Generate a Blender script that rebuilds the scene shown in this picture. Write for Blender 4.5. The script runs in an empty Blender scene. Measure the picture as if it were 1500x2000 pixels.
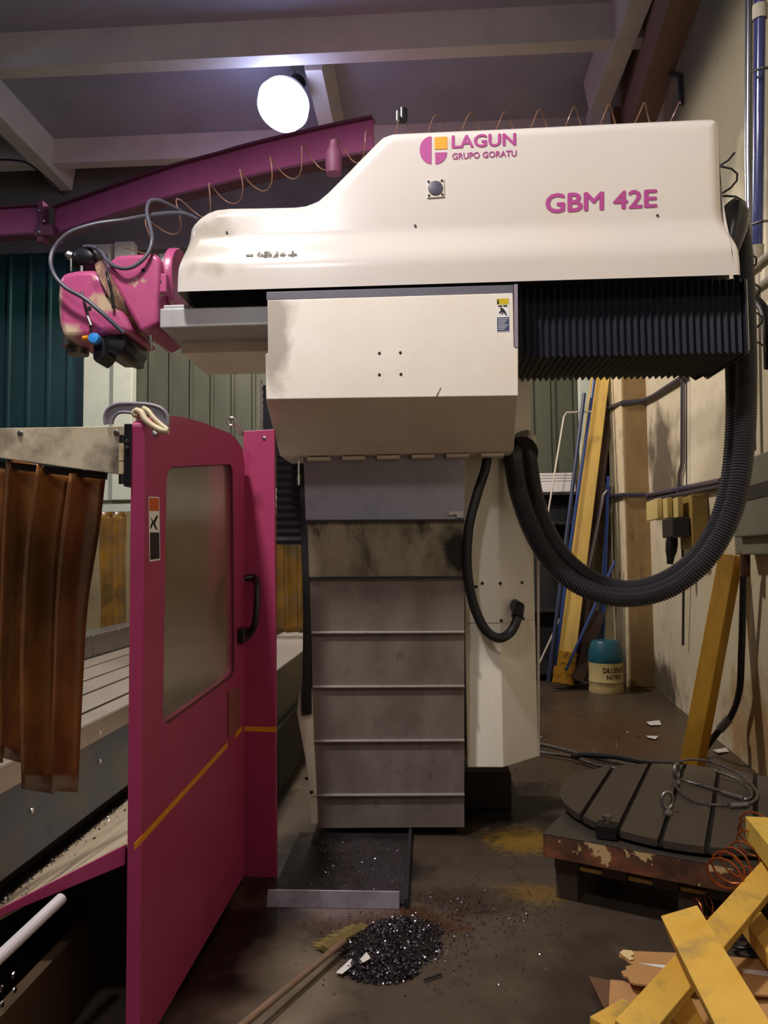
import bpy, bmesh, math, random
from mathutils import Vector, Matrix
random.seed(7)
SC = bpy.context.scene
COL = SC.collection
V = Vector

# ---------------------------------------------------------------- camera
YAW, PIT, ROLL, FPX, CH = math.radians(3.2), math.radians(3.43), math.radians(-0.6), 1500.0, 1.55
FW = V((-math.sin(YAW)*math.cos(PIT), math.cos(YAW)*math.cos(PIT), math.sin(PIT)))
R0 = V((math.cos(YAW), math.sin(YAW), 0)); U0 = R0.cross(FW)
RT = math.cos(ROLL)*R0 + math.sin(ROLL)*U0
UP = -math.sin(ROLL)*R0 + math.cos(ROLL)*U0
CAM = V((0, 0, CH))
cd = bpy.data.cameras.new('camera'); cam = bpy.data.objects.new('camera', cd); COL.objects.link(cam)
cd.sensor_fit = 'VERTICAL'; cd.sensor_height = 36.0; cd.lens = 36.0*FPX/2000.0
cd.clip_start = 0.05; cd.clip_end = 100
mw = Matrix((RT, UP, -FW)).transposed().to_4x4(); mw.translation = CAM
cam.matrix_world = mw
SC.camera = cam

# ---------------------------------------------------------------- world, exposure
w = bpy.data.worlds.new('world'); SC.world = w; w.use_nodes = True
w.node_tree.nodes['Background'].inputs[0].default_value = (0.55, 0.60, 0.85, 1)
w.node_tree.nodes['Background'].inputs[1].default_value = 0.05
SC.view_settings.view_transform = 'Standard'
SC.view_settings.look = 'None'
SC.view_settings.exposure = 0.0
SC.view_settings.gamma = 1.0
SC.view_settings.use_curve_mapping = False
KEY_POS, KEY_W, KEY_C = (-1.5, -1.5, 6.35), 230.0, (1.0, 0.95, 0.92)
MID_POS, MID_W, MID_C = (-1.5, 1.75, 6.35), 760.0, (1.0, 0.945, 0.895)
BAY_POS, BAY_W, BAY_C = (-1.45, 7.94, 6.50), 700.0, (1.0, 0.90, 0.78)
FILL_POS, FILL_W, FILL_C = (-6.6, 3.5, 6.35), 110.0, (0.85, 0.88, 1.0)  # unseen cool lamp, added as soft fill from the left


def at(px, py, X=None, Y=None, Z=None):
    d = FW + RT*((px-750)/FPX) - UP*((py-1000)/FPX)
    t = (X-CAM.x)/d.x if X is not None else (Y-CAM.y)/d.y if Y is not None else (Z-CAM.z)/d.z
    return CAM + d*t


def lin(h):
    h = h.lstrip('#'); r = []
    for i in (0, 2, 4):
        c = int(h[i:i+2], 16)/255.0
        r.append(c/12.92 if c <= 0.04045 else ((c+0.055)/1.055)**2.4)
    return (*r, 1.0)


# ---------------------------------------------------------------- materials
MATS = {}


def mat(name, col, rough=0.5, metal=0.0, stains=(), bump=0.0, bscale=40.0, spec=0.5, trans=0.0, emit=None, spots=(), coat=0.0, stretch=(1, 1, 1)):
    """procedural principled material. stains: (scale, hex, lo, hi, amount); spots: (world centre, radius, hex, noise scale, amount)"""
    if name in MATS: return MATS[name]
    m = bpy.data.materials.new(name); m.use_nodes = True; MATS[name] = m
    nt = m.node_tree; N = nt.nodes; L = nt.links; b = N['Principled BSDF']
    b.inputs['Base Color'].default_value = lin(col)
    b.inputs['Roughness'].default_value = rough
    b.inputs['Metallic'].default_value = metal
    b.inputs['Specular IOR Level'].default_value = spec
    b.inputs['Coat Weight'].default_value = coat
    if trans: b.inputs['Transmission Weight'].default_value = trans
    if emit:
        b.inputs['Emission Color'].default_value = (*emit[0], 1); b.inputs['Emission Strength'].default_value = emit[1]
    src = None
    if stains or bump or spots:
        geo = N.new('ShaderNodeNewGeometry')
        mp = N.new('ShaderNodeMapping'); mp.inputs['Scale'].default_value = stretch
        L.new(geo.outputs['Position'], mp.inputs['Vector'])
        cur = None
        def mix(fac, hexc):
            nonlocal cur
            x = N.new('ShaderNodeMix'); x.data_type = 'RGBA'
            L.new(fac, x.inputs[0])
            if cur is None: x.inputs[6].default_value = lin(col)
            else: L.new(cur, x.inputs[6])
            x.inputs[7].default_value = lin(hexc); cur = x.outputs[2]
        def noise(scale, lo, hi, amt, off):
            n = N.new('ShaderNodeTexNoise'); n.inputs['Scale'].default_value = scale
            n.inputs['Detail'].default_value = 6; n.inputs['Roughness'].default_value = 0.62
            ad = N.new('ShaderNodeVectorMath'); ad.operation = 'ADD'; ad.inputs[1].default_value = (off*3.1, off*1.7, off*5.3)
            L.new(mp.outputs[0], ad.inputs[0]); L.new(ad.outputs[0], n.inputs['Vector'])
            r = N.new('ShaderNodeMapRange'); r.inputs[1].default_value = lo; r.inputs[2].default_value = hi
            r.inputs[4].default_value = amt; L.new(n.outputs[0], r.inputs[0])
            return r.outputs[0]
        for i, (sc, hx, lo, hi, amt) in enumerate(stains):
            mix(noise(sc, lo, hi, amt, i+1), hx)
        for i, (c, rad, hx, sc, amt) in enumerate(spots):
            sb = N.new('ShaderNodeVectorMath'); sb.operation = 'SUBTRACT'; sb.inputs[1].default_value = c
            L.new(geo.outputs['Position'], sb.inputs[0])
            dv = N.new('ShaderNodeVectorMath'); dv.operation = 'DIVIDE'; dv.inputs[1].default_value = rad
            L.new(sb.outputs[0], dv.inputs[0])
            ln = N.new('ShaderNodeVectorMath'); ln.operation = 'LENGTH'; L.new(dv.outputs[0], ln.inputs[0])
            n2 = N.new('ShaderNodeTexNoise'); n2.inputs['Scale'].default_value = sc; n2.inputs['Detail'].default_value = 5
            L.new(geo.outputs['Position'], n2.inputs['Vector'])
            ml = N.new('ShaderNodeMath'); ml.operation = 'MULTIPLY_ADD'; ml.inputs[1].default_value = 1.6; L.new(n2.outputs[0], ml.inputs[0])
            L.new(ln.outputs['Value'], ml.inputs[2])
            r2 = N.new('ShaderNodeMapRange'); r2.inputs[1].default_value = 1.75; r2.inputs[2].default_value = 1.25
            r2.inputs[3].default_value = 0; r2.inputs[4].default_value = amt
            L.new(ml.outputs[0], r2.inputs[0]); mix(r2.outputs[0], hx)
        if cur is not None: L.new(cur, b.inputs['Base Color'])
        if bump:
            n = N.new('ShaderNodeTexNoise'); n.inputs['Scale'].default_value = bscale; n.inputs['Detail'].default_value = 6
            L.new(mp.outputs[0], n.inputs['Vector'])
            bp = N.new('ShaderNodeBump'); bp.inputs['Strength'].default_value = bump; bp.inputs['Distance'].default_value = 0.02
            L.new(n.outputs[0], bp.inputs['Height']); L.new(bp.outputs[0], b.inputs['Normal'])
    return m


WA, WB = 0.09, 1.805      # right wall: x = WB + WA*y
def wpt(a, b, off=0.03):
    d = FW + RT*((a-750)/FPX) - UP*((b-1000)/FPX)
    return CAM + d*((WB-off)/(d.x-WA*d.y))


def wx(y): return WB+WA*y


def C(px, py, **k):
    return tuple(at(px, py, **k))


CREAM = mat('cream machine paint', '#cfc7c2', 0.20, stains=((3.0, '#d8c8b0', 0.45, 0.8, 0.45), (26.0, '#c9b99c', 0.62, 0.85, 0.3)),
            spots=((C(410, 470, Y=3.72), (0.24, 0.4, 0.22), '#8d8470', 7.0, 0.6),), spec=0.55)
CREAM_S = mat('cream saddle paint', '#eae1d7', 0.42, stains=((2.5, '#d9c9b0', 0.4, 0.8, 0.5), (30.0, '#b9a78a', 0.66, 0.85, 0.3)),
              spots=((C(545, 650, Y=3.78), (0.115, 0.5, 0.36), '#6c604e', 7.0, 0.62),))
CREAM_D = mat('cream skirt paint', '#e2d8c8', 0.5, stains=((4.0, '#c8baa2', 0.4, 0.8, 0.6),))
CREAM_C = mat('cream cabinet paint', '#ece5d6', 0.45, stains=((3.0, '#d6cbb4', 0.45, 0.75, 0.6), (22.0, '#7a6c56', 0.64, 0.82, 0.5)), stretch=(1, 1, 0.25))
STEEL_D = mat('dark grey steel', '#3c3b40', 0.45, 0.6)
GREYPL = mat('grey painted strip', '#5d5a66', 0.5)
LGREY = mat('light grey plate', '#a9a6a6', 0.45, 0.3, stains=((8, '#8a8680', 0.5, 0.8, 0.5),))
PLATE = mat('oily stainless cover', '#8d827a', 0.36, 0.4, stains=((3.5, '#64574d', 0.42, 0.72, 0.75), (11.0, '#2a2320', 0.60, 0.8, 0.7)), stretch=(1, 1, 0.6), bump=0.03, bscale=60)
PLATE_B = mat('bluish stainless cover', '#9f9da8', 0.38, 0.45, stains=((4.0, '#6b675f', 0.5, 0.75, 0.5),))
PLATE_S = mat('stained stainless cover', '#978b74', 0.42, 0.4, stains=((5.0, '#4d4335', 0.42, 0.66, 0.8), (9.0, '#1f1a17', 0.58, 0.72, 0.8)),
              spots=((C(893, 1075, Y=4.33), (0.10, 0.3, 0.16), '#120e0c', 9.0, 0.95),), stretch=(1, 1, 0.5))
STEEL = mat('bright steel', '#c9c7c6', 0.25, 1.0)
STEEL_M = mat('dull steel', '#8b8784', 0.4, 0.9, stains=((20, '#5b5550', 0.5, 0.75, 0.6),))
BLACK = mat('black rubber', '#17161a', 0.5, bump=0.05, bscale=120)
BLACKP = mat('black plastic', '#1b1a1f', 0.32)
BELLOW = mat('black bellows cloth', '#10111f', 0.55, stains=((14, '#1a1b2c', 0.5, 0.8, 0.6),))
MAROON = mat('maroon guard paint', '#a63a64', 0.40, stains=((5, '#903156', 0.45, 0.75, 0.4),), bump=0.02, bscale=200, spec=0.4)
HEADP = mat('worn maroon head paint', '#ad4b78', 0.33, stains=((9, '#963f68', 0.45, 0.75, 0.6), (13, '#b59c86', 0.64, 0.68, 0.85), (6, '#5c2a40', 0.60, 0.75, 0.7)), coat=0.2,
            spots=((C(128, 650, Y=3.98), (0.12, 0.3, 0.06), '#c2ae94', 14.0, 0.95), (C(203, 590, Y=3.98), (0.10, 0.2, 0.075), '#b7a283', 16.0, 0.95), (C(112, 590, Y=3.98), (0.03, 0.3, 0.2), '#b7a283', 18.0, 0.9)))
HEADR = mat('rusty beige joint ring', '#7d5b50', 0.5, 0.2, stains=((14, '#a78d6e', 0.5, 0.62, 0.8), (22, '#4c2a28', 0.55, 0.7, 0.7)))
CRANE = mat('crane maroon paint', '#b85a8c', 0.5, stains=((4, '#a04e7a', 0.4, 0.8, 0.5),))
CRANE_D = mat('crane dark flange', '#6a3350', 0.6)
PURPLE = mat('magenta lettering', '#a83f86', 0.5)
ORANGE = mat('orange logo square', '#f09a14', 0.5)
YSTRIPE = mat('yellow stripe paint', '#e0930f', 0.5, stains=((40, '#a5640a', 0.6, 0.8, 0.5),))
WHITE = mat('white print', '#e4e2e0', 0.5)
STY = mat('sticker yellow', '#c9ae0b', 0.5)
STB = mat('sticker blue', '#3c4468', 0.5)
STK = mat('sticker black', '#14131c', 0.5)
STO = mat('sticker orange', '#c2560f', 0.5)
CONC = mat('ceiling concrete', '#9c9cac', 0.85, stains=((1.2, '#868696', 0.4, 0.8, 0.7),), bump=0.15, bscale=14)
CONC_L = mat('beam concrete', '#c9c5c0', 0.85, stains=((2.0, '#b0aba8', 0.4, 0.75, 0.7),), bump=0.12, bscale=14)
WALLR = mat('stained plaster', '#d8cbb0', 0.8, stains=((0.8, '#bfae8a', 0.42, 0.7, 0.8), (4.5, '#a58f66', 0.55, 0.8, 0.55), (15, '#77613e', 0.66, 0.8, 0.6)),
            spots=((tuple(wpt(1292, 905, 0)), (0.6, 1.1, 0.75), '#3e2f1e', 3.0, 0.85), (tuple(wpt(1370, 830, 0)), (0.6, 1.2, 0.22), '#6e6252', 3.0, 0.25), (tuple(wpt(1285, 1330, 0)), (0.6, 1.4, 0.36), '#3a2c1e', 5.0, 0.9),
                   (tuple(wpt(1490, 1450, 0)), (0.5, 1.0, 0.55), '#a3732f', 4.0, 0.7), (tuple(wpt(1400, 130, 0)), (0.8, 5.5, 2.2), '#4c4735', 1.2, 0.8)), bump=0.12, bscale=9)
PILL = mat('brown stained pillar', '#8a6f44', 0.8, stains=((2.5, '#6a5230', 0.4, 0.65, 0.85), (10, '#3c2c1a', 0.58, 0.75, 0.7)), bump=0.1, bscale=12, stretch=(1, 1, 0.35))
PILL_LIT = mat('pale lit pillar side', '#d9c8a4', 0.8, stains=((5, '#a68f62', 0.5, 0.75, 0.7), (14, '#5a4630', 0.62, 0.78, 0.7)), bump=0.1, bscale=12)
WALLB = mat('brown lower wall', '#8a7a58', 0.85, stains=((1.5, '#6a5c40', 0.4, 0.7, 0.7),), bump=0.1, bscale=8)
WALLD = mat('dark hall wall', '#2e2b2a', 0.9)
WALLU = mat('grey upper wall', '#6f736e', 0.85, stains=((1.5, '#565a58', 0.4, 0.7, 0.7),))
TEAL_DIM = mat('teal green sheet painted dim', '#0c363a', 0.45, 0.1, stains=((3, '#081f21', 0.4, 0.75, 0.7), (30, '#3f6a66', 0.70, 0.8, 0.5)), stretch=(1, 1, 0.3))
OLIVE_LIT = mat('olive green sheet painted lit', '#4e503f', 0.5, 0.1, stains=((3, '#34362c', 0.4, 0.75, 0.7), (24, '#90977c', 0.68, 0.8, 0.6)), stretch=(1, 1, 0.3))
POST = mat('pale post paint', '#c3c9b8', 0.7, stains=((3, '#a3a796', 0.4, 0.8, 0.5),))
FLOOR = mat('dirty concrete floor with painted shade', '#51453a', 0.40, stains=((1.1, '#3a2f26', 0.42, 0.7, 0.8), (5.0, '#756652', 0.55, 0.8, 0.5), (9.0, '#2c221a', 0.58, 0.78, 0.75), (40, '#2a211a', 0.62, 0.75, 0.5)),
            spots=((C(1020, 1640, Z=0), (0.26, 0.26, 0.3), '#9a7420', 28.0, 0.6), (C(1050, 1745, Z=0), (0.24, 0.14, 0.3), '#8a661e', 30.0, 0.5), (C(440, 1835, Z=0), (0.42, 0.62, 0.3), '#0b0908', 5.0, 0.95), (C(990, 1575, Z=0), (0.55, 0.62, 0.3), '#0c0a0a', 4.0, 0.92), (C(640, 1690, Z=0), (0.6, 0.5, 0.3), '#0d0a09', 5.0, 0.8), (C(1290, 1960, Z=0), (0.7, 0.5, 0.3), '#2c221b', 4.0, 0.6),  # near-black spots: cabinet shade painted in, and door shade mixed with oil
                   (C(770, 1800, Z=0), (0.42, 0.24, 0.3), '#4a2a12', 7.0, 0.85), (C(900, 1760, Z=0), (0.35, 0.20, 0.3), '#35281e', 7.0, 0.7),
                   (C(1200, 1440, Z=0), (0.9, 1.6, 0.3), '#5b3b22', 3.0, 0.6), (C(570, 1920, Z=0), (0.28, 0.40, 0.3), '#8d7f6c', 4.0, 0.5)), bump=0.08, bscale=25, spec=0.3)
WOODY = mat('yellow formwork timber', '#dcae4a', 0.6, stains=((5, '#cf9a34', 0.45, 0.7, 0.7), (9, '#8c7a50', 0.52, 0.72, 0.65), (30, '#5c4a2a', 0.66, 0.74, 0.6)), bump=0.06, bscale=60)
WOODP = mat('pale pine timber', '#d6b25e', 0.65, stains=((6, '#b08b45', 0.45, 0.75, 0.6), (20, '#7c5c2c', 0.66, 0.8, 0.6)), stretch=(3, 3, 0.4))
WOODM = mat('mustard timber', '#c08f1e', 0.6, stains=((5, '#9c7016', 0.45, 0.7, 0.6), (18, '#6e4d12', 0.64, 0.8, 0.5)), stretch=(3, 3, 0.5))
WOODD = mat('dark old board', '#3f2d20', 0.7, stains=((8, '#281b14', 0.45, 0.75, 0.6),))
WOODG = mat('oil-darkened pallet wood', '#55483c', 0.7, stains=((8, '#3a3028', 0.45, 0.75, 0.6),))
WOODF = mat('fresh broken wood', '#ecc870', 0.7, stains=((25, '#8c6b2a', 0.5, 0.7, 0.6),))
CARD = mat('brown cardboard', '#b98a55', 0.75, stains=((3, '#a87848', 0.4, 0.75, 0.6),), bump=0.03, bscale=90)
CARDT = mat('torn cardboard edge', '#d9bd8a', 0.85, bump=0.2, bscale=60)
PAPER = mat('white paper', '#dcd6d2', 0.7)
RUST = mat('rusty cast iron side', '#5c3a28', 0.6, 0.1, stains=((6, '#8a5032', 0.48, 0.62, 0.8), (8, '#3a271d', 0.48, 0.64, 0.8), (7, '#c7a878', 0.585, 0.60, 0.95)))
IRON = mat('dark oiled cast iron', '#4c443c', 0.42, 0.35, stains=((3, '#3e362f', 0.4, 0.75, 0.6), (40, '#5b5048', 0.6, 0.8, 0.4)), bump=0.02, bscale=120)
IRON_D = mat('black slot iron', '#12100f', 0.6, 0.3)
COPPER = mat('copper wire', '#b05c2c', 0.35, 0.7)
ROPE = mat('steel wire rope', '#77716d', 0.35, 0.8, stains=((60, '#3b3734', 0.5, 0.6, 0.8),))
PVC = mat('dirty amber pvc strip', '#98602f', 0.25, stains=((3.0, '#4c2c16', 0.42, 0.62, 0.85), (4.5, '#8d7272', 0.56, 0.72, 0.75)), trans=0.3, stretch=(1, 1, 0.5))
PVCY = mat('amber pvc strip', '#94681a', 0.35, stains=((3.0, '#54401f', 0.42, 0.62, 0.85), (6.0, '#6b6450', 0.5, 0.7, 0.6)), trans=0.2)
TBLG = mat('ground table top', '#a89c90', 0.38, 0.35, stains=((6, '#8f8376', 0.45, 0.75, 0.5),))
TBLS = mat('blue grey table side', '#4c5868', 0.5, stains=((3, '#6b6458', 0.45, 0.65, 0.8), (12, '#3a3f45', 0.55, 0.75, 0.5)))
TRAYC = mat('cream chip tray', '#b8a68c', 0.45, stains=((5, '#94836c', 0.45, 0.75, 0.6),))
DARKM = mat('dark brown machine bed', '#2a2420', 0.55, stains=((5, '#191512', 0.45, 0.75, 0.6),))
BLUER = mat('blue painted rod', '#27407c', 0.4)
BLUED = mat('dark blue rod', '#2b3450', 0.45)
WIREW = mat('pale bare rod', '#c9bfb0', 0.45, 0.3)
PIPEB = mat('navy conduit', '#2c3160', 0.22, 0.1, coat=0.4)
PIPEG = mat('grey conduit', '#8a8890', 0.22, 0.9)
PIPED = mat('dark conduit', '#37333f', 0.5)
COUP = mat('old cream coupling', '#9c9280', 0.6, stains=((20, '#6d6454', 0.5, 0.75, 0.6),))
BOXY = mat('yellowed plastic box', '#a18648', 0.5, stains=((8, '#7d6630', 0.45, 0.75, 0.6),))
BOXYL = mat('pale breaker', '#d1ba78', 0.45)
BOXG = mat('grey green box', '#7b786a', 0.55, stains=((8, '#5f5c50', 0.45, 0.75, 0.5),))
DRUMC = mat('cream drum paint', '#c9b67e', 0.45, stains=((10, '#a3915c', 0.5, 0.75, 0.6), (26, '#6b5a34', 0.64, 0.76, 0.7)))
DRUMB = mat('teal drum paint', '#1b5a6c', 0.4, stains=((12, '#124a5c', 0.5, 0.75, 0.6),))
SHELF = mat('dark shelf steel', '#2d2b2c', 0.55, 0.3)
BLUEV = mat('blue valve plastic', '#2e86d2', 0.35)
CLAMPG = mat('grey clamp paint', '#8d8894', 0.4, 0.2)
CLAMPC = mat('old cream lever', '#c8b795', 0.45, stains=((30, '#8f7c58', 0.55, 0.7, 0.7),))
SWARF = mat('steel swarf', '#8d8994', 0.22, 1.0)
SWARFM = mat('oily dark swarf', '#3a343a', 0.42, 0.7)
SWARFD = mat('dark swarf bed', '#1d191d', 0.6, 0.3, stains=((60, '#3a2a1c', 0.5, 0.65, 0.8),), bump=0.6, bscale=90)
GLASSW = mat('dirty guard window', '#c4bca8', 0.16, trans=0.9, stains=((4, '#a89c86', 0.4, 0.75, 0.5),))
LENS = mat('lit lamp lens', '#ffffff', 0.4, emit=((0.50, 0.58, 1.0), 15.0))
LAMPB = mat('lamp aluminium', '#b8b8bc', 0.35, 0.8)


# ---------------------------------------------------------------- mesh helpers
def wloc(o):
    p = V((0, 0, 0))
    while o is not None: p += o.location; o = o.parent
    return p


def spl(pts, n=8, closed=False):
    """Catmull-Rom through the points"""
    P = [V(p) for p in pts]; out = []; m = len(P)
    rng = range(m) if closed else range(m-1)
    for i in rng:
        if closed: a, b, c, d = P[i-1], P[i], P[(i+1) % m], P[(i+2) % m]
        else: a, b, c, d = P[max(i-1, 0)], P[i], P[i+1], P[min(i+2, m-1)]
        for k in range(n):
            t = k/n
            out.append(0.5*((2*b)+(c-a)*t+(2*a-5*b+4*c-d)*t*t+(3*b-3*c+d-a)*t**3))
    if not closed: out.append(P[-1])
    return out


def resample(pts, step):
    out = [pts[0]]; acc = 0.0
    for a, b in zip(pts, pts[1:]):
        d = (b-a).length; pos = 0.0
        while acc + d - pos >= step:
            pos += step-acc; acc = 0.0
            out.append(a.lerp(b, pos/d))
        acc += d-pos
    return out


class MB:
    def __init__(s): s.v = []; s.f = []; s.m = []

    def add(s, vs, fs, mi=0):
        o = len(s.v); s.v += [V(p) for p in vs]
        for f in fs: s.f.append([i+o for i in f]); s.m.append(mi)
        return s

    def box(s, x0, x1, y0, y1, z0, z1, mi=0):
        vs = [(x, y, z) for z in (z0, z1) for y in (y0, y1) for x in (x0, x1)]
        return s.add(vs, [(0, 1, 3, 2), (4, 6, 7, 5), (0, 4, 5, 1), (2, 3, 7, 6), (0, 2, 6, 4), (1, 5, 7, 3)], mi)

    def beam(s, p0, p1, w, h, up=(0, 0, 1), mi=0):
        p0 = V(p0); p1 = V(p1); d = (p1-p0).normalized(); u = V(up); a = d.cross(u)
        if a.length < 1e-4: a = d.cross(V((0, 1, 0)))
        a.normalize(); b = a.cross(d)
        vs = [p+a*(sa*w/2)+b*(sb*h/2) for p in (p0, p1) for sb in (-1, 1) for sa in (-1, 1)]
        return s.add(vs, [(0, 1, 3, 2), (4, 6, 7, 5), (0, 4, 5, 1), (2, 3, 7, 6), (0, 2, 6, 4), (1, 5, 7, 3)], mi)

    def prism(s, poly, vec, mi=0):
        n = len(poly); vec = V(vec)
        vs = [V(p) for p in poly] + [V(p)+vec for p in poly]
        fs = [tuple(range(n)), tuple(range(2*n-1, n-1, -1))] + [(i, (i+1) % n, n+(i+1) % n, n+i) for i in range(n)]
        return s.add(vs, fs, mi)

    def loft(s, A, B, mi=0, caps=True):
        n = len(A); vs = [V(p) for p in A]+[V(p) for p in B]
        fs = [(i, (i+1) % n, n+(i+1) % n, n+i) for i in range(n)]
        if caps: fs += [tuple(range(n)), tuple(range(2*n-1, n-1, -1))]
        return s.add(vs, fs, mi)

    def tube(s, pts, r, n=8, closed=False, mi=0):
        pts = [V(p) for p in pts]; m = len(pts); o = len(s.v)
        rs = r if isinstance(r, (list, tuple)) else [r]*m
        nrm = None
        for i, p in enumerate(pts):
            if closed: d = pts[(i+1) % m]-pts[i-1]
            else: d = pts[min(i+1, m-1)]-pts[max(i-1, 0)]
            d.normalize()
            if nrm is None:
                nrm = d.cross(V((0, 0, 1)))
                if nrm.length < 1e-3: nrm = d.cross(V((0, 1, 0)))
            nrm = (nrm-d*nrm.dot(d)).normalized(); b = d.cross(nrm)
            for k in range(n):
                a = 2*math.pi*k/n
                s.v.append(p+(nrm*math.cos(a)+b*math.sin(a))*rs[i])
        for i in range(m if closed else m-1):
            for k in range(n):
                a = o+i*n+k; b2 = o+i*n+(k+1) % n; j = ((i+1) % m)*n
                s.f.append([a, b2, o+j+(k+1) % n, o+j+k]); s.m.append(mi)
        if not closed:
            s.f.append([o+k for k in range(n)]); s.m.append(mi)
            s.f.append([o+(m-1)*n+k for k in range(n)][::-1]); s.m.append(mi)
        return s

    def lathe(s, p0, axis, prof, n=24, mi=0):
        axis = V(axis).normalized(); p0 = V(p0)
        return s.tube_rings([(p0+axis*t, r) for t, r in prof], axis, n, mi)

    def tube_rings(s, rings, axis, n, mi=0):
        o = len(s.v); a = axis.cross(V((0, 0, 1)))
        if a.length < 1e-3: a = axis.cross(V((0, 1, 0)))
        a.normalize(); b = axis.cross(a)
        for p, r in rings:
            for k in range(n):
                t = 2*math.pi*k/n; s.v.append(p+(a*math.cos(t)+b*math.sin(t))*max(r, 1e-4))
        for i in range(len(rings)-1):
            for k in range(n):
                s.f.append([o+i*n+k, o+i*n+(k+1) % n, o+(i+1)*n+(k+1) % n, o+(i+1)*n+k]); s.m.append(mi)
        s.f.append([o+k for k in range(n)]); s.m.append(mi)
        s.f.append([o+(len(rings)-1)*n+k for k in range(n)][::-1]); s.m.append(mi)
        return s

    def build(s, name, mats, parent=None, smooth=False, bevel=0.0, seg=2, auto=40, fixn=True):
        if not isinstance(mats, (list, tuple)): mats = [mats]
        base = wloc(parent) if parent else V((0, 0, 0))
        if not parent:
            xs = [p.x for p in s.v]; ys = [p.y for p in s.v]; zs = [p.z for p in s.v]
            base = V(((min(xs)+max(xs))/2, (min(ys)+max(ys))/2, min(zs)))
        me = bpy.data.meshes.new(name)
        me.from_pydata([tuple(p-base) for p in s.v], [], s.f)
        for m in mats: me.materials.append(m)
        me.polygons.foreach_set('material_index', s.m)
        if fixn:
            bm = bmesh.new(); bm.from_mesh(me); bmesh.ops.recalc_face_normals(bm, faces=bm.faces); bm.to_mesh(me); bm.free()
        o = bpy.data.objects.new(name, me); COL.objects.link(o)
        if parent: o.parent = parent
        else: o.location = base
        if smooth:
            me.polygons.foreach_set('use_smooth', [True]*len(me.polygons))
            if auto < 180: me.set_sharp_from_angle(angle=math.radians(auto))
        if bevel:
            b = o.modifiers.new('bevel', 'BEVEL'); b.width = bevel; b.segments = seg; b.limit_method = 'ANGLE'; b.angle_limit = math.radians(35)
            b.harden_normals = False
        return o


def thing(name, label, cat, loc=(0, 0, 0), group=None):
    o = bpy.data.objects.new(name, None); COL.objects.link(o); o.location = loc
    o.empty_display_size = 0.1
    return tag(o, label, cat, group)


def tag(o, label, cat=None, group=None):
    o['label'] = label
    if cat: o['category'] = cat
    if group: o['group'] = group
    return o


def struct(o, label=None):
    o['kind'] = 'structure'
    if label: o['label'] = label
    return o


def lab(o, label): o['label'] = label; return o


def px(pts, **k): return [at(a, b, **k) for a, b in pts]


def arc_poly(c, r, a0, a1, n=14):
    return [(c[0]+r*math.cos(math.radians(a0+(a1-a0)*i/n)), c[1]+r*math.sin(math.radians(a0+(a1-a0)*i/n))) for i in range(n+1)]


def text_mb(body, quad, bold=0.0, depth=0.0015, mapf=None):
    """lettering laid into the pixel-free 3D quad (bl, br, tr, tl)"""
    cu = bpy.data.curves.new('t', 'FONT'); cu.body = body; cu.size = 1; cu.resolution_u = 3
    o = bpy.data.objects.new('t', cu); COL.objects.link(o)
    bpy.context.view_layer.update()
    me = bpy.data.meshes.new_from_object(o.evaluated_get(bpy.context.evaluated_depsgraph_get()))
    vs = [v.co.copy() for v in me.vertices]; fs = [tuple(p.vertices) for p in me.polygons]
    bpy.data.objects.remove(o); bpy.data.curves.remove(cu); bpy.data.meshes.remove(me)
    if bold:   # heavier strokes: shifted copies of the glyph faces
        n0 = len(vs); sh_ = [(bold, 0), (-bold, 0), (0, bold*0.8), (0, -bold*0.8)]
        vs = vs + [v+V((a, b, 0.0002*(k+1))) for k, (a, b) in enumerate(sh_) for v in vs]
        fs = fs + [tuple(i+n0*(k+1) for i in f) for k in range(4) for f in list(fs)]
    x0 = min(v.x for v in vs); x1 = max(v.x for v in vs); y0 = min(v.y for v in vs); y1 = max(v.y for v in vs)
    mb = MB(); out = []
    for v in vs:
        u = (v.x-x0)/(x1-x0); t = (v.y-y0)/(y1-y0)
        if mapf: out.append(mapf(u, t)); continue
        bl, br, tr, tl = quad
        out.append(bl.lerp(br, u).lerp(tl.lerp(tr, u), t)-V((0, v.z, 0)))
    mb.add(out, fs)
    return mb


# ================================================================ SETTING
BY = 10.2; WX = 2.75; CZ = 7.05; LX = -9.0; FY = -5.0

struct(MB().box(LX, WX, FY, BY, -0.1, 0.0).build('floor', FLOOR), 'oil-stained brown concrete floor with painted shade')
ce = struct(MB().box(LX, WX, FY, BY, CZ, CZ+0.15).build('ceiling', CONC), 'grey concrete slab ceiling')
for y0 in (-3.6, 0.0, 3.6, 7.45):
    MB().prism([(LX, y0, CZ), (LX, y0+0.06, CZ-0.34), (LX, y0+0.24, CZ-0.34), (LX, y0+0.30, CZ)], (WX-0.32-LX, 0, 0)).build('cross_beam', CONC_L, ce)
MB().prism([(LX, 9.45, CZ), (LX, 9.5, CZ-0.30), (LX, 9.66, CZ-0.30), (LX, 9.72, CZ)], (WX-0.4-LX, 0, 0)).build('cross_beam', CONC_L, ce)
for xx, ya, yb in ((-4.95, FY, 10.1), (2.05, 2.0, 8.75), (-8.4, FY, 10.1)):
    MB().prism([(xx-0.16, ya, CZ), (xx-0.10, ya, CZ-0.37), (xx+0.10, ya, CZ-0.37), (xx+0.16, ya, CZ)], (0, yb-ya, 0)).build('rib', CONC_L, ce)
MB().prism([(-1.29, 7.75, CZ), (-1.22, 7.75, CZ-0.36), (-1.04, 7.75, CZ-0.36), (-0.97, 7.75, CZ)], (0, 1.72, 0)).build('rib', CONC_L, ce)
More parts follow.
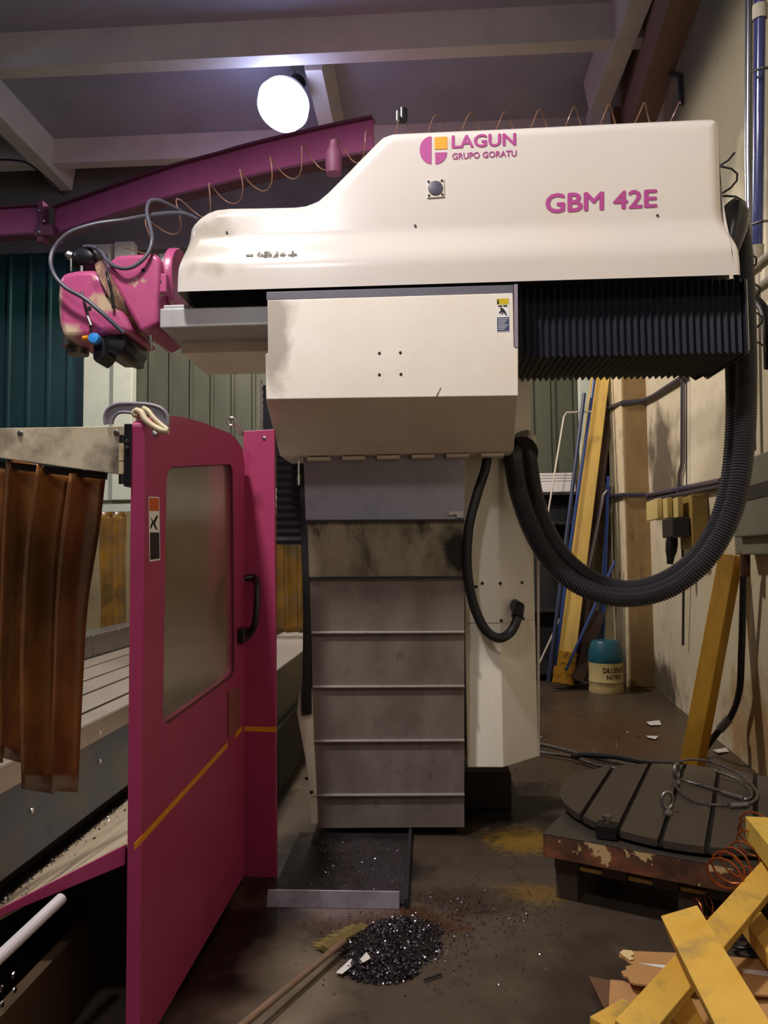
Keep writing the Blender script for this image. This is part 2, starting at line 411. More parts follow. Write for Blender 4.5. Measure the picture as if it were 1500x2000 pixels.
MB().prism([(wx(FY)-0.26, FY, 6.25), (wx(8.9)-0.26, 8.9, 6.25), (wx(8.9), 8.9, 6.25), (wx(FY), FY, 6.25)], (0, 0, CZ-6.25)).build('edge_beam', mat('edge beam paint', '#8a6f62', 0.8, stains=((2, '#6d5a52', 0.4, 0.8, 0.6),)), ce)
MB().box(1.95, 2.18, 8.72, 8.95, 5.9, CZ-0.3).build('beam_bracket', CONC_L, ce)
struct(MB().box(LX-0.1, LX, FY, BY, 0, CZ).build('wall_left', WALLD), 'plain wall at the far left of the hall')
struct(MB().box(LX, WX, FY-0.1, FY, 0, CZ).build('wall_front', WALLD), 'plain wall behind the viewer')
wr = struct(MB().prism([(wx(FY), FY, 0), (wx(BY), BY, 0), (wx(BY)+0.12, BY, 0), (wx(FY)+0.12, FY, 0)], (0, 0, CZ)).build('wall_right', WALLR), 'cream plastered wall with soot and rust stains')
# pillar in the back right corner, standing off the right wall
MB().box(2.36, 2.66, 9.25, 9.90, 0, CZ).build('pillar', PILL, wr, bevel=0.015)
MB().box(2.335, 2.36, 9.262, 9.90, 0, 6.2).build('pillar_lit_slab', PILL_LIT, wr, bevel=0.004)  # thin slab whose paler colour carries the lamp light from the left
wb = struct(MB().box(LX, WX, BY, BY+0.1, 0, 2.40).build('wall_back', WALLB), 'back wall with ribbed green sheets above brown plaster')
MB().box(LX, WX, BY, BY+0.1, 5.85, CZ).build('upper_band', WALLU, wb)
MB().box(LX, WX, BY+0.02, BY+0.1, 2.40, 5.85).build('backing', DARKM, wb)
MB().box(LX, WX, BY-0.05, BY, 2.33, 2.50).build('sill_band', POST, wb)
# ribbed cladding: one sheet per rib pitch, shared mesh data
pan = MB().prism([(0, 0.018, 0), (0.012, -0.028, 0), (0.045, -0.028, 0), (0.06, 0.0, 0), (0.275, 0.0, 0), (0.285, 0.018, 0)], (0, 0, 3.37))
pm = {}
xx = -8.95; first = {}
while xx < 2.1:
    kind = 'T' if xx < -4.35 else 'O'  # same green sheets: dimmer left and warmer right light put into the colour
    if kind not in first:
        b = MB(); b.v = [p+V((xx, BY, 2.48)) for p in pan.v]; b.f = pan.f; b.m = pan.m
        o = b.build('cladding_sheet', TEAL_DIM if kind == 'T' else OLIVE_LIT, wb); first[kind] = (o, xx)
    else:
        src, x0 = first[kind]; o = src.copy(); COL.objects.link(o); o.parent = wb; o.location = src.location+V((xx-x0, 0, 0))
    xx += 0.287
for n_, (a, b_, dy) in enumerate(((163, 222, 0.10), (224, 262, 0.16), (1131, 1166, 0.10))):
    xa = at(a, 800, Y=BY-0.1).x; xb = at(b_, 800, Y=BY-0.1).x
    MB().box(xa, xb, BY-dy-0.02, BY-0.02, 2.05 if n_ == 2 else 2.36, 5.9).build('post', POST, wb, bevel=0.012)

# ================================================================ LAMPS
def high_bay(pos, watts, col, label, tilt=(0.0, 0.0), kind='SPOT'):
    p = V(pos); t = thing('high_bay_lamp', label, 'lamp', p, 'high bay lamps under the ceiling')
    ax = V((tilt[0], tilt[1], 1)).normalized()
    MB().lathe(p, ax, [(0.02, 0.23), (0.06, 0.235), (0.12, 0.17), (0.16, 0.10)], 32).build('reflector', LAMPB, t, smooth=True)
    MB().lathe(p, ax, [(-0.30, 0.02), (-0.295, 0.10), (-0.27, 0.18), (-0.20, 0.255), (-0.10, 0.285), (0.0, 0.26), (0.03, 0.22)], 36).build('lens', LENS, t, smooth=True)
    MB().lathe(p, ax, [(0.16, 0.09), (0.34, 0.09), (0.36, 0.04)], 20).build('driver_housing', STEEL_D, t, smooth=True)
    MB().tube([p+ax*0.34, p+V((0, 0, CZ-p.z))], 0.012, 8).build('hanger', STEEL_M, t)
    ld = bpy.data.lights.new('lamp_light', kind); ld.energy = watts; ld.color = col; ld.shadow_soft_size = 0.20
    if kind == 'SPOT': ld.spot_size = math.radians(176); ld.spot_blend = 0.15
    lo = bpy.data.objects.new('lamp_light', ld); COL.objects.link(lo); lo.parent = t; lo.location = (0, 0, -0.56)
    return t
high_bay(BAY_POS, BAY_W, BAY_C, 'glaring round high bay lamp hanging below the ceiling near the back', (0.35, 0.5))
high_bay(KEY_POS, KEY_W, KEY_C, 'round high bay lamp hanging behind the viewer')
high_bay(MID_POS, MID_W, MID_C, 'round high bay lamp hanging between the viewer and the machine')
high_bay(FILL_POS, FILL_W, FILL_C, 'unseen round fill lamp added over the far left of the hall')

# ================================================================ OVERHEAD CRANE BEAM
cb = thing('overhead_crane_beam', 'curved maroon overhead crane beam spliced near its left end', 'beam', at(330, 395, Z=5.2))
def rail(pts, name):
    P = [V(p) for p in pts]; h = 0.36
    def side(off, z0, z1, halfw):
        mb = MB()
        L_ = []; R_ = []
        for i, p in enumerate(P):
            d = (P[min(i+1, len(P)-1)]-P[max(i-1, 0)]); d.z = 0; d.normalize(); nn = V((d.y, -d.x, 0))
            L_.append(p+nn*halfw); R_.append(p-nn*halfw)
        vs = []; fs = []
        for l, r in zip(L_, R_):
            vs += [l+V((0, 0, z0)), r+V((0, 0, z0)), r+V((0, 0, z1)), l+V((0, 0, z1))]
        m = len(P)
        for i in range(m-1):
            for k in range(4): fs.append((i*4+k, i*4+(k+1) % 4, i*4+4+(k+1) % 4, i*4+4+k))
        fs += [(0, 1, 2, 3), (m*4-1, m*4-2, m*4-3, m*4-4)]
        mb.add(vs, fs); return mb
    w_ = side(0, 0.025, h-0.02, 0.012).build('web', CRANE, cb)
    side(0, 0.0, 0.025, 0.075).build('bottom_flange', CRANE_D, cb)
    side(0, h-0.02, h, 0.055).build('top_flange', CRANE_D, cb)
rail(spl(px([(108, 466), (210, 433), (330, 395), (430, 370), (500, 352), (640, 322), (730, 305)], Z=5.2), 4), 'a')
rail(px([(-220, 480), (86, 462)], Z=5.2), 'b')
q = at(86, 430, Y=8.2)
MB().box(q.x-0.05, q.x+0.16, 8.08, 8.32, 5.16, 5.28).box(q.x-0.03, q.x+0.04, 8.10, 8.24, 5.1, 5.56).build('splice_bracket', CRANE_D, cb, bevel=0.008)
for k in range(3):
    MB().lathe((q.x+0.005+0.05*(k % 2), 8.095, 5.2+0.12*k), (0, -1, 0), [(0, 0.022), (0.02, 0.022), (0.025, 0.012)], 8).build('bolt', STEEL_M, cb)
tag(MB().tube(spl(px([(-20, 312), (30, 313), (60, 322), (95, 352), (125, 382)], Y=9.0), 5), 0.012, 6).build('sagging_cable', BLACK), 'thin black cable sagging across the upper left wall', 'cable')

# ================================================================ MILLING MACHINE
mm = thing('milling_machine', 'large cream milling machine with a long horizontal ram and maroon head', 'machine', (-0.25, 4.8, 0))
RY = 3.72; RB = 4.75; SOFF = 0.055
out_px = [(345, 570), (345, 545), (348, 515), (352, 490), (357, 455), (360, 432), (366, 422), (378, 409), (394, 398), (412, 391), (440, 388), (520, 387), (570, 386), (592, 383), (615, 374), (636, 356),
          (660, 332), (700, 291), (732, 258), (745, 246), (765, 239), (800, 237), (1000, 228), (1200, 218), (1388, 209), (1404, 209), (1413, 212), (1419, 220), (1421, 240), (1424, 340), (1426, 392), (1431, 425), (1438, 455), (1444, 485), (1447, 510), (1448, 536)]
outl = [(p.x, p.z) for p in px(out_px, Y=RY)]
zb = 0.5*(outl[0][1]+outl[-1][1])
outl[0] = (outl[0][0], zb); outl[-1] = (outl[-1][0], zb)
def seg_d(x, z, a, b):
    ax, az = a; bx, bz = b; dx = bx-ax; dz = bz-az
    t = max(0, min(1, ((x-ax)*dx+(z-az)*dz)/(dx*dx+dz*dz+1e-12)))
    return math.hypot(x-ax-dx*t, z-az-dz*t)
zs0 = at(800, 515, Y=RY).z; zs1 = at(800, 432, Y=RY).z
FR = 0.075
def ram_y(x, z):
    s = max(0, min(1, (z-zs0)/(zs1-zs0))); s = s*s*(3-2*s)
    y = RY+SOFF*s
    d = min(seg_d(x, z, outl[i], outl[i+1]) for i in range(len(outl)-1))
    r = FR if z > zs1 else FR*(0.25+0.75*s)
    if d < r: y += (r-math.sqrt(max(0, r*r-(r-d)**2)))
    return y
def ztop(x):
    best = zb
    for a, b in zip(outl, outl[1:]):
        x0, x1 = sorted((a[0], b[0]))
        if x0-1e-9 <= x <= x1+1e-9:
            t = 1.0 if abs(b[0]-a[0]) < 1e-9 else (x-a[0])/(b[0]-a[0])
            best = max(best, a[1]+(b[1]-a[1])*t)
    return best
xs = set(round(p[0], 5) for p in outl)
xl, xr = outl[0][0], outl[-1][0]
for i in range(1, 24): xs.add(round(xl+0.16*(i/24)**1.6, 5)); xs.add(round(xr-0.12*(i/24)**1.6, 5))
for i in range(1, 90): xs.add(round(xl+(xr-xl)*i/90, 5))
xs = sorted(xs); xs = [xs[0]]+[b for a, b in zip(xs, xs[1:]) if b-a > 0.0012]
NR = 72; vs = []; fs = []
for x in xs:
    zt = ztop(x)
    for j in range(NR+1):
        u = j/NR; u = 1-(1-u)**1.35
        z = zb+(zt-zb)*u
        vs.append((x, ram_y(x, z), z))
for i in range(len(xs)-1):
    for j in range(NR):
        a = i*(NR+1)+j; fs.append((a, a+1, a+NR+2, a+NR+1))
top = [i*(NR+1)+NR for i in range(len(xs))]
o0 = len(vs)
for t in top: vs.append((vs[t][0], RB, vs[t][2]))
for i in range(len(top)-1): fs.append((top[i], o0+i, o0+i+1, top[i+1]))
ob = len(vs); vs += [(xl, RB, zb), (xr, RB, zb)]
rc = MB().add(vs, fs).build('ram_cover', CREAM, mm, smooth=True, auto=65)
lab(rc, 'cream sheet-metal ram cover with magenta lettering')
LY = RY+SOFF-0.0025
def q4(a, b, c, d, Y): return [at(*p, Y=Y) for p in (a, b, c, d)]
text_mb('LAGUN', q4((882, 290), (1008, 284), (1008, 259), (882, 264), LY), 0.030).build('lettering', PURPLE, rc)
text_mb('GRUPO GORATU', q4((883, 311.5), (1009, 305), (1009, 293), (883, 299), LY), 0.020).build('lettering', PURPLE, rc)
text_mb('GBM 42E', q4((1065, 417), (1284, 405), (1284, 369), (1065, 378), LY), 0.030).build('lettering', PURPLE, rc)
def logo_piece(pts, m, nm): MB().prism(px(pts, Y=LY), (0, 0.002, 0)).build(nm, m, rc)
cx_, cy_ = 846.5, 293
lp = [(cx_-4, cy_-27)] + [(cx_-4+23*math.cos(math.radians(a))*1.0, cy_+27*math.sin(math.radians(a))) for a in range(-90, -271, -12)]
logo_piece(lp, PURPLE, 'logo_half_disc')
logo_piece([(849, 268), (873, 266.5), (873.5, 290.5), (849, 291.5)], ORANGE, 'logo_square')
lq = [(849.5, 298), (873, 297)] + [(849.5+23.5*math.cos(math.radians(a)), 297.5+23*math.sin(math.radians(a))) for a in range(8, 91, 10)]
logo_piece(lq, PURPLE, 'logo_quarter')
prt = MB().prism(px([(833, 351), (867, 349), (868, 384), (834, 386.5)], Y=LY-0.004), (0, 0.006, 0)).build('socket_plate', mat('socket plate', '#cfc8bc', 0.4, 0.2), rc, bevel=0.001)
c0 = at(850.5, 367.5, Y=LY-0.004)
MB().lathe(c0, (0, -1, 0), [(0, 0.037), (0.004, 0.037), (0.006, 0.033)], 28).build('socket_cap', mat('slate plastic', '#4a4656', 0.5), rc, smooth=True)
for sp in ((837, 355), (863, 353), (838, 382), (864, 380), (443, 454), (811, 441), (1284, 421)):
    MB().lathe(at(*sp, Y=LY-(0.004 if sp[0] in (837, 863, 838, 864) else 0.0)), (0, -1, 0), [(0, 0.0065), (0.003, 0.0065)], 10).build('screw', STEEL_D, rc)
ay = ram_y(at(530, 496, Y=RY).x, at(530, 496, Y=RY).z)-0.006
GMARK = mat('worn grey print', '#6d675e', 0.6, stains=((60, '#cfc4b2', 0.5, 0.62, 0.8),))
def mark(p): MB().prism(px(p, Y=ay), (0, 0.002, 0)).build('arrow_mark', GMARK, rc)
mark([(480, 497), (494, 496), (494, 500), (480, 500)])
mark([(501, 498), (508, 490), (508, 495), (514, 495), (514, 501), (508, 501), (508, 505)])
mark([(516, 491), (527, 491), (532, 499), (527, 506), (514, 507)])
mark([(535, 499), (541, 491), (543, 491), (544, 507), (530, 505)])
mark([(559, 497), (552, 490), (552, 494), (546, 494), (546, 501), (552, 501), (552, 504)])
mark([(562, 496), (569, 496), (569, 490), (574, 490), (574, 495), (580, 495), (580, 500), (574, 500), (574, 505), (569, 505), (569, 500), (562, 500)])
# small things on top of the cover
MB().tube(px([(786, 236), (786, 214)], Y=4.3), 0.028, 12).build('top_bolt', BLACKP, mm, smooth=True)
MB().tube(px([(776, 236), (776, 219)], Y=4.25), 0.012, 10).build('top_pin', STEEL, mm, smooth=True)
MB().lathe(at(652, 340, Y=4.4), (0, 0, 1), [(0, 0.045), (0.04, 0.05), (0.12, 0.05), (0.16, 0.03), (0.20, 0.025)], 16).build('oil_cap', CRANE_D, mm, smooth=True)

# ram underside: dark ram casting, grey way ledge
zl = at(345, 606, Y=3.95).z; bxb_ = at(1455, 620, Y=3.82).x
MB().box(at(375, 590, Y=3.88).x, bxb_-0.04, 3.88, 4.7, zl-0.05, zb+0.22).build('ram_casting', mat('ram dark casting', '#15161f', 0.5), mm, bevel=0.01)
za = at(400, 600, Y=3.82).z; zc = at(400, 638, Y=3.82).z
led = MB().box(at(312, 620, Y=3.82).x, at(530, 620, Y=3.82).x, 3.82, 4.62, zc, za)
led.box(at(318, 600, Y=3.82).x, at(366, 600, Y=3.82).x, 3.825, 4.1, za-0.01, za+0.02)
led.build('way_ledge', LGREY, mm, bevel=0.006)
MB().box(at(365, 660, Y=4.2).x, at(530, 660, Y=4.2).x, 4.1, 4.6, zc-0.06, zc+0.01).build('ledge_rib', CREAM_D, mm, bevel=0.005)

# saddle
SY = 3.715
sad = MB().prism(px([(522, 586), (1002, 572), (1004, 678), (1012, 678), (1012, 773), (520, 780), (518, 691), (523, 690)], Y=SY), (0, 0.05, 0)).build('saddle_cover', CREAM_S, mm, bevel=0.004)
fl = px([(520, 780), (1012, 773)], Y=SY+0.01); bk = px([(546, 890), (1003, 881)], Y=4.22)
zt_ = at(760, 580, Y=SY).z
sk = MB()
A = [fl[0], V((fl[0].x, 4.62, fl[0].z)), V((fl[1].x, 4.62, fl[1].z)), fl[1]]
B = [bk[0], V((bk[0].x, 4.62, bk[0].z)), V((bk[1].x, 4.62, bk[1].z)), bk[1]]
sk.loft(A, B); sk.build('saddle_skirt', CREAM_D, mm, bevel=0.004)
MB().box(fl[0].x+0.01, fl[1].x-0.01, SY+0.05, 4.62, fl[0].z, zt_).build('saddle_body', CREAM_D, mm)
MB().prism(px([(520, 570), (1003, 556), (1003, 573), (520, 586)], Y=SY+0.005), (0, 0.3, 0)).build('saddle_strip', GREYPL, mm, bevel=0.003)
MB().prism(px([(1004, 555), (1011, 555), (1012, 678), (1005, 678)], Y=SY-0.004), (0, 0.05, 0)).build('wiper_strip', mat('mauve strip', '#8d8090', 0.5), mm)
for b_ in ((741, 690), (782, 689), (741, 732), (783, 731)):
    MB().lathe(at(*b_, Y=SY), (0, -1, 0), [(-0.01, 0.0075), (0.002, 0.0075)], 10).build('bolt_hole', IRON_D, sad)
MB().prism(px([(851, 774), (860, 757), (862, 757), (854, 774)], Y=SY-0.002), (0, 0.003, 0)).build('scratch', GMARK, sad)
SK = SY-0.0015
st = MB()
def spoly(mb, pts, mi, Y, d=0.0): mb.add(px(pts, Y=Y-d), [tuple(range(len(pts)))], mi)
spoly(st, [(969.5, 583), (994.5, 582), (995.5, 647.5), (970.5, 648.5)], 0, SK)
spoly(st, [(970, 583.5), (993.5, 582.5), (993.8, 594.5), (970.3, 595.3)], 1, SK, 0.0004)
spoly(st, [(971, 587), (973.5, 584), (975, 594), (971, 594)], 3, SK, 0.0008)
spoly(st, [(973, 596.5), (981, 596.2), (981, 599.5), (973, 599.7)], 3, SK, 0.0004)
spoly(st, [(983, 596), (991, 595.8), (991, 599), (983, 599.3)], 3, SK, 0.0004)
spoly(st, [(976, 601), (981, 601), (987, 607), (991, 617), (988, 616), (983, 610), (982, 615), (979, 614), (981, 608), (977, 613), (974, 612), (978, 605)], 3, SK, 0.0004)
spoly(st, [(970.8, 620), (994.3, 619), (994.8, 646.5), (971.2, 647.5)], 2, SK, 0.0004)
for k in range(6): spoly(st, [(973, 622.5+k*4), (992-3*(k % 3), 622+k*4), (992-3*(k % 3), 623.2+k*4), (973, 623.7+k*4)], 0, SK, 0.0008)
lab(st.build('warning_sticker', [WHITE, STY, STB, STK], sad, fixn=False), 'yellow, white and blue crush-hazard sticker')
for k in range(6):
    xa = 600+k*68
    MB().prism(px([(xa, 893-k*1.6), (xa+44, 892-k*1.6), (xa+44, 898-k*1.6), (xa, 899-k*1.6)], Y=4.25), (0, 0.1, 0)).build('wiper_block', CREAM_D, mm)

# bellows
bz0 = at(1200, 690, Y=3.82).z; bxa = at(1010, 620, Y=3.82).x; bxb = at(1455, 620, Y=3.82).x
nf = 33; vs = []; fs = []
for i in range(2*nf+1):
    x = bxa+(bxb-bxa)*i/(2*nf); e = 0.016 if i % 2 else -0.004
    vs += [(x, 3.84-e, zb+0.02), (x, 3.84-e, bz0-e), (x, 4.33+e, bz0-e), (x, 4.33+e, zb+0.02)]
for i in range(2*nf):
    for k in range(3): a = i*4+k; fs.append((a, a+1, a+5, a+4))
bel = MB().add(vs, fs).build('ram_bellows', BELLOW, mm, fixn=True)
lab(bel, 'black pleated bellows under the ram')
MB().box(bxb-0.004, bxb+0.008, 3.80, 4.36, bz0-0.02, zb+0.01).build('bellows_end_plate', STEEL_D, mm, bevel=0.002)
MB().box(bxb+0.0005, bxb+0.006, 3.792, 3.80, bz0-0.01, zb).build('end_plate_edge', STEEL_M, mm)
e1 = at(1362, 741, Y=4.33); e2 = at(1412, 711, Y=4.33)
MB().prism([e1, e2, V((e2.x, 4.33, bz0+0.05)), V((e1.x-0.1, 4.33, bz0+0.05))], (0, 0.03, 0)).build('bellows_support', BELLOW, mm)

# column, telescopic cover plates
xL = at(592, 1000, Y=4.36).x; xR = at(905, 1200, Y=4.36).x
MB().box(xL+0.03, xR-0.01, 4.47, 5.5, 0.10, 3.0).build('column', CREAM_C, mm, bevel=0.02)
LIP_LIT = mat('worn lit lip steel', '#aaa49e', 0.35, 0.3, stains=((30, '#8f8a86', 0.5, 0.7, 0.7),))
rows = [(893, 1018, 592, 597), (1018, 1129, 597, 603), (1129, 1237, 603, 607), (1237, 1343, 607, 610), (1343, 1449, 610, 613), (1449, 1555, 613, 616), (1555, 1617, 617, 619)]
for i, (ya, yb, la, lb_) in enumerate(rows):
    Yp = 4.30+0.012*i
    pl = px([(la, ya-6), (907, ya-7), (907, yb-1), (lb_, yb+0.5)], Y=Yp)
    m_ = PLATE_B if i == 0 else PLATE_S if i == 1 else PLATE
    pp = MB().prism(pl, (0, 0.10, 0)).build('cover_plate', m_, mm, bevel=0.002)
    if 0 < i < 6 or i == 0:
        lip = px([(lb_+1, yb-3), (907.5, yb-4.5), (907.5, yb-0.5), (lb_+1, yb+1)], Y=Yp-0.014)
        MB().prism(lip, (0, 0.014, 0)).build('lip', LIP_LIT if i > 1 else STEEL_D, pp, bevel=0.002)  # upper two lips dark, lower ones bright: saddle shadow put into the colour
lab(MB().prism(px([(877, 999), (905, 998), (905, 1011), (893, 1011), (892, 1006), (886, 1004), (884, 1006), (877, 1006)], Y=4.285), (0, 0.01, 0)).build('peeling_tag', mat('tag white', '#b9b3aa', 0.6), mm), 'small peeling white tag')
MB().prism(px([(584, 905), (596, 905), (604, 1130), (608, 1395), (590, 1398), (592, 1200)], Y=4.31), (0, 0.12, 0)).build('seal_strip', BLACK, mm)
MB().prism(px([(590, 1396), (609, 1335), (613, 1449), (618, 1555), (605, 1556), (596, 1480), (580, 1392), (586, 1340)], Y=4.34), (0, 0.1, 0)).build('column_foot_cover', CREAM_C, mm, bevel=0.003)
MB().prism(px([(603, 1556), (618, 1555), (620, 1608), (608, 1610)], Y=4.35), (0, 0.1, 0)).build('column_foot_end', CREAM_C, mm)
for b_ in ((599, 1520), (609, 1547)):
    MB().lathe(at(*b_, Y=4.34), (0, -1, 0), [(0, 0.009), (0.006, 0.009), (0.008, 0.006)], 10).build('bolt', IRON_D, mm)
MB().box(xL+0.05, xR+0.30, 4.85, 5.6, 0.0, 0.22).build('column_base', DARKM, mm, bevel=0.01)
# dark bellows between column and guard
vs = []; fs = []; xa = at(540, 900, Y=4.6).x; xb = at(588, 900, Y=4.6).x; z0 = at(560, 1063, Y=4.6).z; z1 = at(560, 880, Y=4.6).z
for i in range(25):
    z = z0+(z1-z0)*i/24; e = 0.012 if i % 2 else 0
    vs += [(xa, 4.6-e, z), (xb, 4.6-e, z), (xb, 5.0, z), (xa, 5.0, z)]
for i in range(24):
    for k in range(4): fs.append((i*4+k, i*4+(k+1) % 4, i*4+4+(k+1) % 4, i*4+4+k))
fs += [(0, 1, 2, 3), (96, 97, 98, 99)]
MB().add(vs, fs).build('side_bellows', BELLOW, mm)
MB().tube(px([(583, 900), (583, 948)], Y=4.28), 0.006, 8).tube(px([(583, 928), (583, 946)], Y=4.28), 0.009, 8).build('guide_rod', STEEL, mm)
MB().prism(px([(513, 752), (518, 752), (519, 782), (546, 890), (530, 890), (514, 842)], Y=4.05), (0, 0.02, 0)).build('skirt_side_plate', BLACKP, mm)

# cabinet on the column side
ca = at(911, 1400, Y=4.46); cbx = at(983, 1499, Y=4.46); cc = at(1051, 1479, Y=4.70)
ctop = at(1000, 720, Y=4.46).z; cz = cbx.z
pol = [V((ca.x, 4.46, cz)), V((cbx.x, 4.46, cz)), V((cc.x, 4.70, cz)), V((cc.x, 5.3, cz)), V((ca.x, 5.3, cz))]
cab = MB().prism(pol, (0, 0, ctop-cz)).build('side_cabinet', CREAM_C, mm, bevel=0.004)
lab(cab, 'tall cream cabinet bolted to the column')
zp0 = at(950, 1216, Y=4.46).z; zp1 = at(950, 1136, Y=4.46).z
MB().box(ca.x+0.005, cbx.x-0.003, 4.453, 4.46, zp0, zp1).build('access_panel', CREAM_C, cab)
dv_ = (V((cc.x, 4.70, 0))-V((cbx.x, 4.46, 0))).normalized(); nv = V((dv_.y, -dv_.x, 0))
p0 = V((cbx.x, 4.46, zp0))+dv_*0.006; p1 = V((cc.x, 4.70, zp0))-dv_*0.03
MB().prism([p0, p1, p1+nv*0.006, p0+nv*0.006], (0, 0, zp1-zp0)).build('access_panel', CREAM_C, cab)
for b_ in ((942, 1139), (977, 1139), (979, 1212), (930, 1146)):
    MB().lathe(at(*b_, Y=4.453), (0, -1, 0), [(-0.005, 0.009), (0.006, 0.009)], 8).build('bolt', IRON_D, cab)
for a_, b_ in ((1018, 1138), (1021, 1209), (1036, 868)):
    t_ = (at(a_, b_, Y=4.58)); u = (at(a_, b_, Y=4.58).x-cbx.x)/(cc.x-cbx.x)
    pp = V((cbx.x+(cc.x-cbx.x)*u, 4.46+0.24*u, t_.z))+nv*0.006
    MB().lathe(pp, nv, [(-0.006, 0.009), (0.006, 0.009)], 8).build('bolt', IRON_D, cab)
MB().tube(px([(1051, 1090), (1052, 1476)], Y=4.71), 0.008, 6).build('edge_rod', WIREW, cab)

# cables and hoses of the machine
def pxy(lst): return [at(a, b, Y=c) for a, b, c in lst]
cbl = spl(pxy([(952, 880, 4.36), (948, 915, 4.34), (932, 965, 4.32), (917, 1025, 4.30), (912, 1085, 4.30), (916, 1140, 4.31), (928, 1190, 4.34), (948, 1230, 4.36), (972, 1246, 4.38), (994, 1238, 4.42), (1008, 1215, 4.44), (1012, 1192, 4.46)]), 8)
lab(MB().tube(cbl, 0.027, 12).build('power_cable', BLACK, mm, smooth=True), 'black cable looping to the cabinet')
MB().tube(pxy([(1010, 1205, 4.44), (1013, 1186, 4.47), (1004, 1181, 4.56)]), 0.036, 12).build('cable_gland', BLACKP, mm, smooth=True)
def ribbed(path, r, name, label, step=0.0075):
    P = resample(path, step); rs = [r*(1.0 if (i // 1) % 2 else 0.88) for i in range(len(P))]
    return lab(MB().tube(P, rs, 16).build(name, BLACKH, mm, smooth=False), label)
BLACKH = mat('grey black conduit plastic', '#2e2c31', 0.38)
h1 = spl(pxy([(1003, 885, 4.52), (1003, 905, 4.42), (1012, 960, 4.36), (1032, 1020, 4.33), (1060, 1075, 4.3), (1098, 1120, 4.26), (1145, 1150, 4.22), (1200, 1166, 4.18), (1260, 1164, 4.14), (1318, 1143, 4.1), (1370, 1102, 4.06), (1410, 1045, 4.04), (1436, 980, 4.03), (1449, 910, 4.03), (1456, 830, 4.05), (1458, 740, 4.08), (1457, 650, 4.12), (1454, 560, 4.14), (1448, 470, 4.14), (1440, 425, 4.12), (1420, 400, 4.1)]), 10)
ribbed(h1, 0.054, 'ribbed_hose', 'outer ribbed black hose sagging below the ram')
h2 = spl(pxy([(1030, 880, 4.62), (1034, 905, 4.55), (1044, 965, 4.48), (1064, 1025, 4.44), (1092, 1075, 4.4), (1128, 1112, 4.36), (1172, 1138, 4.32), (1222, 1150, 4.28), (1275, 1142, 4.25), (1328, 1115, 4.22), (1372, 1072, 4.2), (1404, 1015, 4.19), (1424, 945, 4.18), (1433, 870, 4.18), (1436, 790, 4.2), (1434, 700, 4.24), (1430, 600, 4.28)]), 10)
ribbed(h2, 0.050, 'ribbed_hose', 'inner ribbed black hose sagging below the ram')
MB().tube(pxy([(1018, 884, 4.56), (1018, 868, 4.72)]), 0.10, 16).build('hose_flange', BLACKP, mm, smooth=True)
MB().lathe(at(1437, 430, Y=4.05), (0.25, 0, 1), [(-0.18, 0.05), (-0.05, 0.066), (0.04, 0.062), (0.10, 0.03), (0.11, 0.01)], 14).build('hose_elbow', BLACKP, mm, smooth=True)
# coiled air line along the ram
def helix(axis, r, turns, thick, name, m, label, n=14):
    P = resample(spl(axis, 10), 0.004); Np = len(P); pts = []
    for k in range(turns*n+1):
        f = k/(turns*n)*(Np-1); i = min(int(f), Np-2); p = P[i].lerp(P[i+1], f-i); d = (P[i+1]-P[i]).normalized()
        a = d.cross(V((0, 1, 0))).normalized(); b = a.cross(d)
        t = 2*math.pi*k/n
        pts.append(p+a*(math.cos(t)*r)+b*(math.sin(t)*r))
    return lab(MB().tube(pts, thick, 6).build(name, m, mm, smooth=True), label)
HOSEB = mat('brown air hose', '#7d5848', 0.35)
helix(pxy([(262, 500, 4.5), (300, 455, 4.5), (350, 420, 4.55), (420, 385, 4.6), (500, 350, 4.7), (600, 312, 4.8), (700, 290, 4.85), (800, 258, 4.85), (1000, 246, 4.85), (1200, 232, 4.85), (1330, 228, 4.85)]), 0.085, 17, 0.0042, 'coiled_air_hose', HOSEB, 'long loose brown air hose coil along the ram')
helix(pxy([(1405, 300, 4.3), (1412, 380, 4.3), (1428, 440, 4.3), (1445, 510, 4.3), (1455, 600, 4.3), (1462, 690, 4.3)]), 0.085, 7, 0.006, 'coiled_hose_end', BLACKP, 'shaded, black-coloured end of the coiled air hose at the ram end', 10)  # same hose: shaded stretch coloured black, lit stretch coloured brown

# milling head
HY0, HY1 = 3.98, 4.40
def hprism(pts, y0, y1, name, m, bev=0.03, seg=3): return MB().prism(px(pts, Y=y0), (0, y1-y0, 0)).build(name, m, mm, bevel=bev, seg=seg, smooth=True)
hd = hprism([(118, 532), (150, 526), (180, 525), (204, 541), (222, 562), (258, 648), (208, 650), (172, 659), (122, 661), (113, 630), (110, 584), (113, 548)], HY0, HY1, 'milling_head', HEADP, 0.035)
lab(hd, 'worn maroon swivelling milling head')
hprism([(214, 508), (228, 497), (303, 493), (313, 506), (308, 580), (309, 632), (290, 643), (274, 650), (222, 556), (207, 522)], HY0-0.02, HY1+0.02, 'head_housing', HEADP, 0.04)
aa = at(213, 545, Y=4.19); bb = at(275, 655, Y=4.19)
md = (at(208, 520, Y=4.19)+at(284, 655, Y=4.19))/2; dd = (at(284, 655, Y=4.19)-at(208, 520, Y=4.19)).normalized(); nn = V((dd.z, 0, -dd.x))
MB().lathe(md+nn*0.035, -nn, [(0, 0.22), (0.012, 0.245), (0.055, 0.245), (0.07, 0.22)], 36).build('swivel_ring', HEADR, mm, smooth=True)
rc0 = at(345, 549, Y=4.2)
MB().lathe((rc0.x, 4.2, rc0.z), (-1, 0, 0), [(0, 0.165), (0.03, 0.165), (0.03, 0.15), (0.11, 0.15)], 36).build('nose_flange', STEEL_M, mm, smooth=True)
xf = at(338, 549, Y=4.05).x
